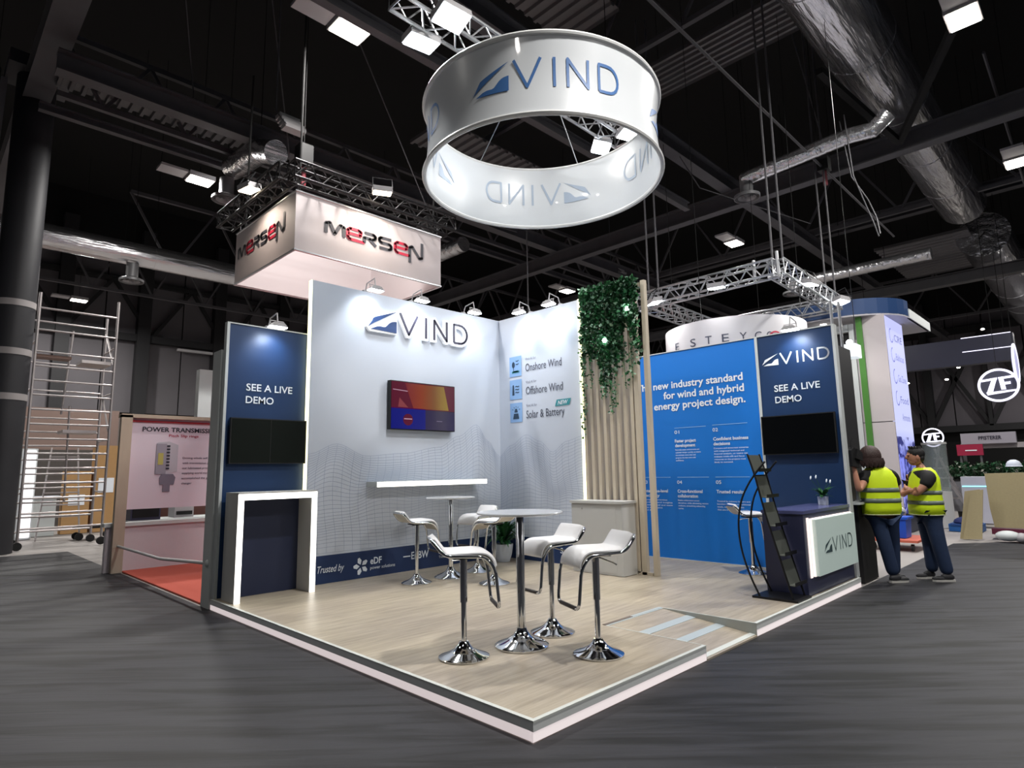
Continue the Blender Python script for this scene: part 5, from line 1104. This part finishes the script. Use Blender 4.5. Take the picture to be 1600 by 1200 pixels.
t = thing('cleared_packaging', 'crumpled clear plastic wrap on the cart behind the crate', 'packaging', (10.8, .75, .2)); MB().ell((10.85, .72, .62), (.2, .2, .12), 12, 8).build('wrap', mat('wrap', (170, 170, 178), .3, bump=1, bscale=8), t, smooth=True); MB().box((10.7, .6, .2), (10.95, .9, .55)).build('carton', BLACKM, t)

# ================================================================== PEOPLE
SKIN = mat('skin', (196, 140, 116), .5); HAIRB = mat('hair_brown', (58, 40, 37), .6, bump=.6, bscale=60); HAIRK = mat('hair_black', (24, 21, 22), .6, bump=.5, bscale=60)
VEST = mat('hi_vis', (226, 255, 30), .6, bump=.25, bscale=14); STRIPE = mat('reflective_tape', (122, 134, 126), .35); TEE = mat('tee_black', (16, 16, 19), .8); JEANS = mat('denim', (34, 52, 84), .75, noise=.25, nscale=12, bump=.2, bscale=30)
SHOE = mat('shoe_dark', (38, 38, 42), .6); SOLE = mat('sole_white', (190, 188, 184), .6); TRIM = mat('vest_trim', (200, 205, 170), .6)
def skin_mesh(nodes, edges, name, m, parent, root=0, sub=2):
    """nodes: [(x,y,z,r or (rx,ry))]; grows one continuous surface, returned as a finished mesh"""
    me = bpy.data.meshes.new(name); me.from_pydata([n_[:3] for n_ in nodes], edges, []); o = bpy.data.objects.new(name, me); C.objects.link(o)
    md = o.modifiers.new('skin', 'SKIN'); md.use_smooth_shade = True
    for i, n_ in enumerate(nodes):
        r = n_[3]; sv = me.skin_vertices[0].data[i]; sv.radius = r if isinstance(r, tuple) else (r, r); sv.use_root = (i == root)
    s_ = o.modifiers.new('sub', 'SUBSURF'); s_.levels = sub; s_.render_levels = sub
    bpy.context.view_layer.update(); nm = bpy.data.meshes.new_from_object(o.evaluated_get(_dg()))
    bpy.data.objects.remove(o); nm.materials.clear(); nm.materials.append(m)
    nm.polygons.foreach_set('use_smooth', [True]*len(nm.polygons)); nm.name = name
    o = bpy.data.objects.new(name, nm); C.objects.link(o); o.parent = parent; return o
def chain(*ids): return [(ids[i], ids[i+1]) for i in range(len(ids)-1)]
def hand_nodes(N, E, wrist, d, side, sc=1.0, curl=.5):
    """five separate fingers grown from the wrist node; d = pointing direction, side = across the palm"""
    w_ = Vector(N[wrist][:3]); d = Vector(d).normalized(); s = Vector(side).normalized(); n_ = d.cross(s)
    N.append((*(w_+d*.045*sc), (.034*sc, .018*sc))); p = len(N)-1; E.append((wrist, p))
    for k, (o_, ln) in enumerate(((-.030, .062), (-.011, .072), (.010, .068), (.029, .055))):
        a = w_+d*.085*sc+s*o_*sc; b = a+d*ln*.5*sc+n_*.01*curl; c_ = b+d*ln*.4*sc+n_*.035*curl; i0 = len(N)
        N.extend([(*a, .010*sc), (*b, .009*sc), (*c_, .007*sc)]); E.extend([(p, i0), (i0, i0+1), (i0+1, i0+2)])
    a = w_+d*.04*sc-s*.045*sc; b = a+d*.035*sc-s*.02*sc+n_*.01; i0 = len(N); N.extend([(*a, .012*sc), (*b, .009*sc)]); E.extend([(p, i0), (i0, i0+1)])
def head(parent, c, yawd, hair, long_hair):
    """face toward local direction yawd (radians, 0 = +x)"""
    R = Matrix.Rotation(yawd, 3, 'Z'); c = Vector(c); P = lambda x, y, z: c+R @ Vector((x, y, z))
    mb = MB(); mb.ell(c, (.098, .076, .120), 20, 14, R); mb.ell(P(.022, 0, -.065), (.062, .055, .055), 14, 10, R); mb.ell(P(.100, 0, -.012), (.020, .014, .026), 10, 8, R)
    for s in (-1, 1): mb.ell(P(-.005, s*.078, -.012), (.020, .009, .032), 10, 8, R)
    mb.ell(P(.084, 0, -.058), (.016, .026, .010), 10, 6, R); mb.ell(P(.078, 0, .022), (.022, .05, .012), 10, 6, R)
    h = mb.build('head', SKIN, parent, smooth=True, world=False)
    for s in (-1, 1): MB().ell(P(.086, s*.03, .004), (.010, .013, .007), 8, 6, R).build('eye', mat('eye_dark', (30, 24, 24), .3), h, smooth=True, world=False)
    mb = MB()
    if long_hair:
        mb.ell(P(-.012, 0, .0), (.130, .138, .148), 24, 18, R); mb.ell(P(-.016, 0, -.062), (.124, .145, .080), 22, 12, R)
        for k in range(26):
            a = PI/2+PI*k/25; q = P(.115*math.cos(a)-.02, .128*math.sin(a), -.03); q2 = P(.120*math.cos(a)-.025, .140*math.sin(a), -.128-.014*(k % 3)); mb.tube([q, (q+q2)/2+R @ Vector((.01*math.cos(a), .012*math.sin(a), 0)), q2], [.028, .024, .006], 6)
    else:
        mb.ell(P(-.016, 0, .038), (.104, .084, .098), 20, 14, R); mb.ell(P(-.055, 0, -.02), (.052, .074, .065), 14, 10, R)
        for k in range(14): a = k*2*PI/14; mb.tube([P(-.01+.06*math.cos(a), .05*math.sin(a), .11), P(.0+.072*math.cos(a), .062*math.sin(a), .140)], [.02, .004], 5)
    mb.build('hair', hair, parent, smooth=True, world=False)
def shoe(parent, x, y, z, ang, soles=SOLE):
    R = Matrix.Rotation(ang, 3, 'Z'); P = lambda a, b, c_: R @ Vector((a, b, c_))+Vector((x, y, z))
    mb = MB(); mb.ell(P(-.03, 0, .055), (.085, .042, .05), 14, 10, R); mb.ell(P(.075, 0, .038), (.085, .045, .034), 14, 10, R); o = mb.build('shoe', SHOE, parent, smooth=True, world=False)
    mb = MB(); pts = [(-.11,-.03),(-.115,0),(-.11,.03),(-.03,.043),(.06,.05),(.13,.035),(.158,0),(.13,-.035),(.06,-.05),(-.03,-.043)]
    mb.prism(pts, lambda a, b: P(a, b, .0), lambda a, b: P(a, b, .026)); mb.build('sole', soles, o, world=False)
def vest(parent, rings, holes=None, name='vest'):
    """rings: (cx, cy, z, rx, ry) bottom to top -> shell"""
    n_ = 32; mb = MB(); vs = []; fs = []
    for (cx, cy, z, rx, ry) in rings:
        for k in range(n_):
            a = 2*PI*k/n_; w_ = 1+.012*math.sin(a*7+z*9); cs, sn = math.cos(a), math.sin(a); e = .8
            vs.append((cx+rx*w_*math.copysign(abs(cs)**e, cs), cy+ry*w_*math.copysign(abs(sn)**e, sn), z))
    for i in range(len(rings)-1):
        for k in range(n_): fs.append((i*n_+k, i*n_+(k+1) % n_, (i+1)*n_+(k+1) % n_, (i+1)*n_+k))
    v = mb.add(vs, fs).build(name, VEST, parent, smooth=True, world=False); md = v.modifiers.new('solid', 'SOLIDIFY'); md.thickness = .008; md.offset = 1; return v
def band(parent, rings, z0, z1, m=STRIPE, grow_=.009, nm='reflective_band'):
    def at(z):
        for i in range(len(rings)-1):
            a, b = rings[i], rings[i+1]
            if a[2] <= z <= b[2]: s = (z-a[2])/(b[2]-a[2]); return tuple(a[j]+(b[j]-a[j])*s for j in range(5))
        return rings[-1]
    rr = []
    for z in (z0, (z0+z1)/2, z1): a = at(z); rr.append((a[0], a[1], z, a[3]+grow_, a[4]+grow_))
    n_ = 32; mb = MB(); vs = []; fs = []
    for (cx, cy, z, rx, ry) in rr:
        for k in range(n_):
            a = 2*PI*k/n_; w_ = 1+.012*math.sin(a*7+z*9); cs, sn = math.cos(a), math.sin(a); vs.append((cx+rx*w_*math.copysign(abs(cs)**.8, cs), cy+ry*w_*math.copysign(abs(sn)**.8, sn), z))
    for i in range(2):
        for k in range(n_): fs.append((i*n_+k, i*n_+(k+1) % n_, (i+1)*n_+(k+1) % n_, (i+1)*n_+k))
    o = mb.add(vs, fs).build(nm, m, parent, smooth=True, world=False); md = o.modifiers.new('solid', 'SOLIDIFY'); md.thickness = .004; md.offset = 1
A45 = -PI/4
# --- left worker, seen from behind; local x = picture right, y = away
t = thing('person', 'person in yellow safety vest with longish brown hair seen from behind', 'person', (6.60, -.20, 0), A45)
N = [(-.05,.0,.93,(.15,.10)), (-.06,.0,1.10,(.145,.10)), (-.06,.0,1.28,(.165,.11)), (-.065,.0,1.40,(.13,.09)), (-.11,.01,1.47,(.055,.055)), (-.135,.02,1.55,(.05,.055)),
     (-.235,-.02,1.385,.062), (-.335,-.10,1.25,.05), (-.425,-.17,1.185,.042), (-.44,-.165,1.33,.038), (-.445,-.15,1.48,.026),
     (.13,.0,1.37,.062), (.19,.03,1.20,.05), (.20,.08,1.03,.042), (.16,.18,.98,.034), (.11,.25,.99,.025),
     (-.13,.0,.86,.088), (-.06,-.02,.48,.060), (.015,.0,.10,.042), (.05,.0,.86,.088), (.08,.04,.48,.060), (.10,.10,.10,.042)]
E_ = chain(0,1,2,3,4,5)+[(3,6)]+chain(6,7,8,9,10)+[(3,11)]+chain(11,12,13,14,15)+[(0,16)]+chain(16,17,18)+[(0,19)]+chain(19,20,21)
hand_nodes(N, E_, 10, (0,.1,1), (1,.2,0)); hand_nodes(N, E_, 15, (-1,.4,.1), (0,.2,1))
b = skin_mesh(N, E_, 'body', SKIN, t)
head(t, (-.135, .02, 1.62), math.radians(98), HAIRB, True)
J = [(-.05,.0,.93,(.175,.125)), (-.13,.0,.82,.108), (-.065,-.02,.48,.088), (.02,.0,.075,.078), (.05,.0,.82,.105), (.075,.04,.48,.084), (.09,.10,.075,.074)]
skin_mesh(J, [(0,1),(1,2),(2,3),(0,4),(4,5),(5,6)], 'jeans', JEANS, t)
skin_mesh([(-.06,.0,1.02,(.155,.11)), (-.06,.0,1.28,(.178,.12)), (-.065,.0,1.41,(.13,.09)), (-.245,-.015,1.385,.080), (-.325,-.09,1.27,.070), (.14,.0,1.37,.080), (.195,.03,1.22,.068), (-.10,.01,1.45,.07)], [(0,1),(1,2),(2,3),(3,4),(2,5),(5,6),(2,7)], 'tee_shirt', TEE, t)
RG = [(-.055,.0,.86,.225,.155), (-.055,.0,.95,.23,.16), (-.055,.0,1.1,.225,.155), (-.06,.0,1.22,.215,.15), (-.06,.0,1.33,.205,.145), (-.065,.0,1.42,.165,.115), (-.075,.0,1.475,.10,.085)]
v = vest(t, RG); band(v, RG, 1.02, 1.075); band(v, RG, 1.155, 1.21); band(v, RG, .861, .872, TRIM, .008, 'hem')
shoe(t, .05, -.02, 0, .15); shoe(t, .13, .13, 0, .4)
# --- right worker, arms crossed, looking left
t = thing('person', 'person in yellow safety vest with short dark hair and folded arms', 'person', (7.15, -.62, 0), A45)
N = [(-.09,.0,.92,(.12,.12)), (-.09,.0,1.08,(.12,.12)), (-.09,.0,1.26,(.13,.145)), (-.085,.0,1.38,(.10,.13)), (-.10,.0,1.46,(.05,.05)), (-.13,.0,1.53,(.048,.048)),
     (-.12,-.17,1.36,.065), (-.21,-.19,1.22,.054), (-.30,-.15,1.12,.044), (-.30,-.02,1.17,.038), (-.27,.08,1.19,.028),
     (-.11,.17,1.36,.062), (-.18,.19,1.2,.05), (-.28,.17,1.1,.042), (-.34,.04,1.12,.038), (-.335,-.08,1.16,.028),
     (-.09,-.09,.85,.092), (-.06,-.10,.47,.062), (.03,-.10,.09,.042), (-.07,.09,.85,.092), (-.05,.10,.47,.062), (-.03,.12,.09,.042)]
E_ = chain(0,1,2,3,4,5)+[(3,6)]+chain(6,7,8,9,10)+[(3,11)]+chain(11,12,13,14,15)+[(0,16)]+chain(16,17,18)+[(0,19)]+chain(19,20,21)
hand_nodes(N, E_, 10, (.3,1,.2), (0,0,1), .9); hand_nodes(N, E_, 15, (.3,-1,.2), (0,0,1), .9)
skin_mesh(N, E_, 'body', SKIN, t)
head(t, (-.165, .0, 1.61), math.radians(165), HAIRK, False)
skin_mesh([(-.09,.0,.92,(.14,.14)), (-.09,-.09,.82,.112), (-.045,-.10,.47,.092), (.03,-.10,.075,.078), (-.07,.09,.82,.108), (-.035,.10,.47,.088), (-.02,.12,.075,.074)], [(0,1),(1,2),(2,3),(0,4),(4,5),(5,6)], 'jeans', JEANS, t)
skin_mesh([(-.09,.0,1.02,(.13,.13)), (-.09,.0,1.26,(.14,.155)), (-.085,.0,1.38,(.11,.13)), (-.125,-.18,1.35,.092), (-.215,-.20,1.20,.076), (-.11,.18,1.35,.088), (-.185,.20,1.18,.07), (-.10,.0,1.44,.065)], [(0,1),(1,2),(2,3),(3,4),(2,5),(5,6),(2,7)], 'tee_shirt', TEE, t)
RG = [(-.09,.0,.84,.175,.20), (-.09,.0,.95,.175,.20), (-.09,.0,1.1,.165,.19), (-.085,.0,1.22,.16,.175), (-.075,.0,1.32,.15,.165), (-.075,.0,1.41,.115,.13), (-.085,.0,1.455,.085,.085)]
v = vest(t, RG); band(v, RG, .98, 1.03); band(v, RG, 1.11, 1.16); band(v, RG, .841, .852, TRIM, .008, 'hem')
shoe(t, -.02, -.11, 0, PI-.1); shoe(t, -.09, .13, 0, PI+.1)
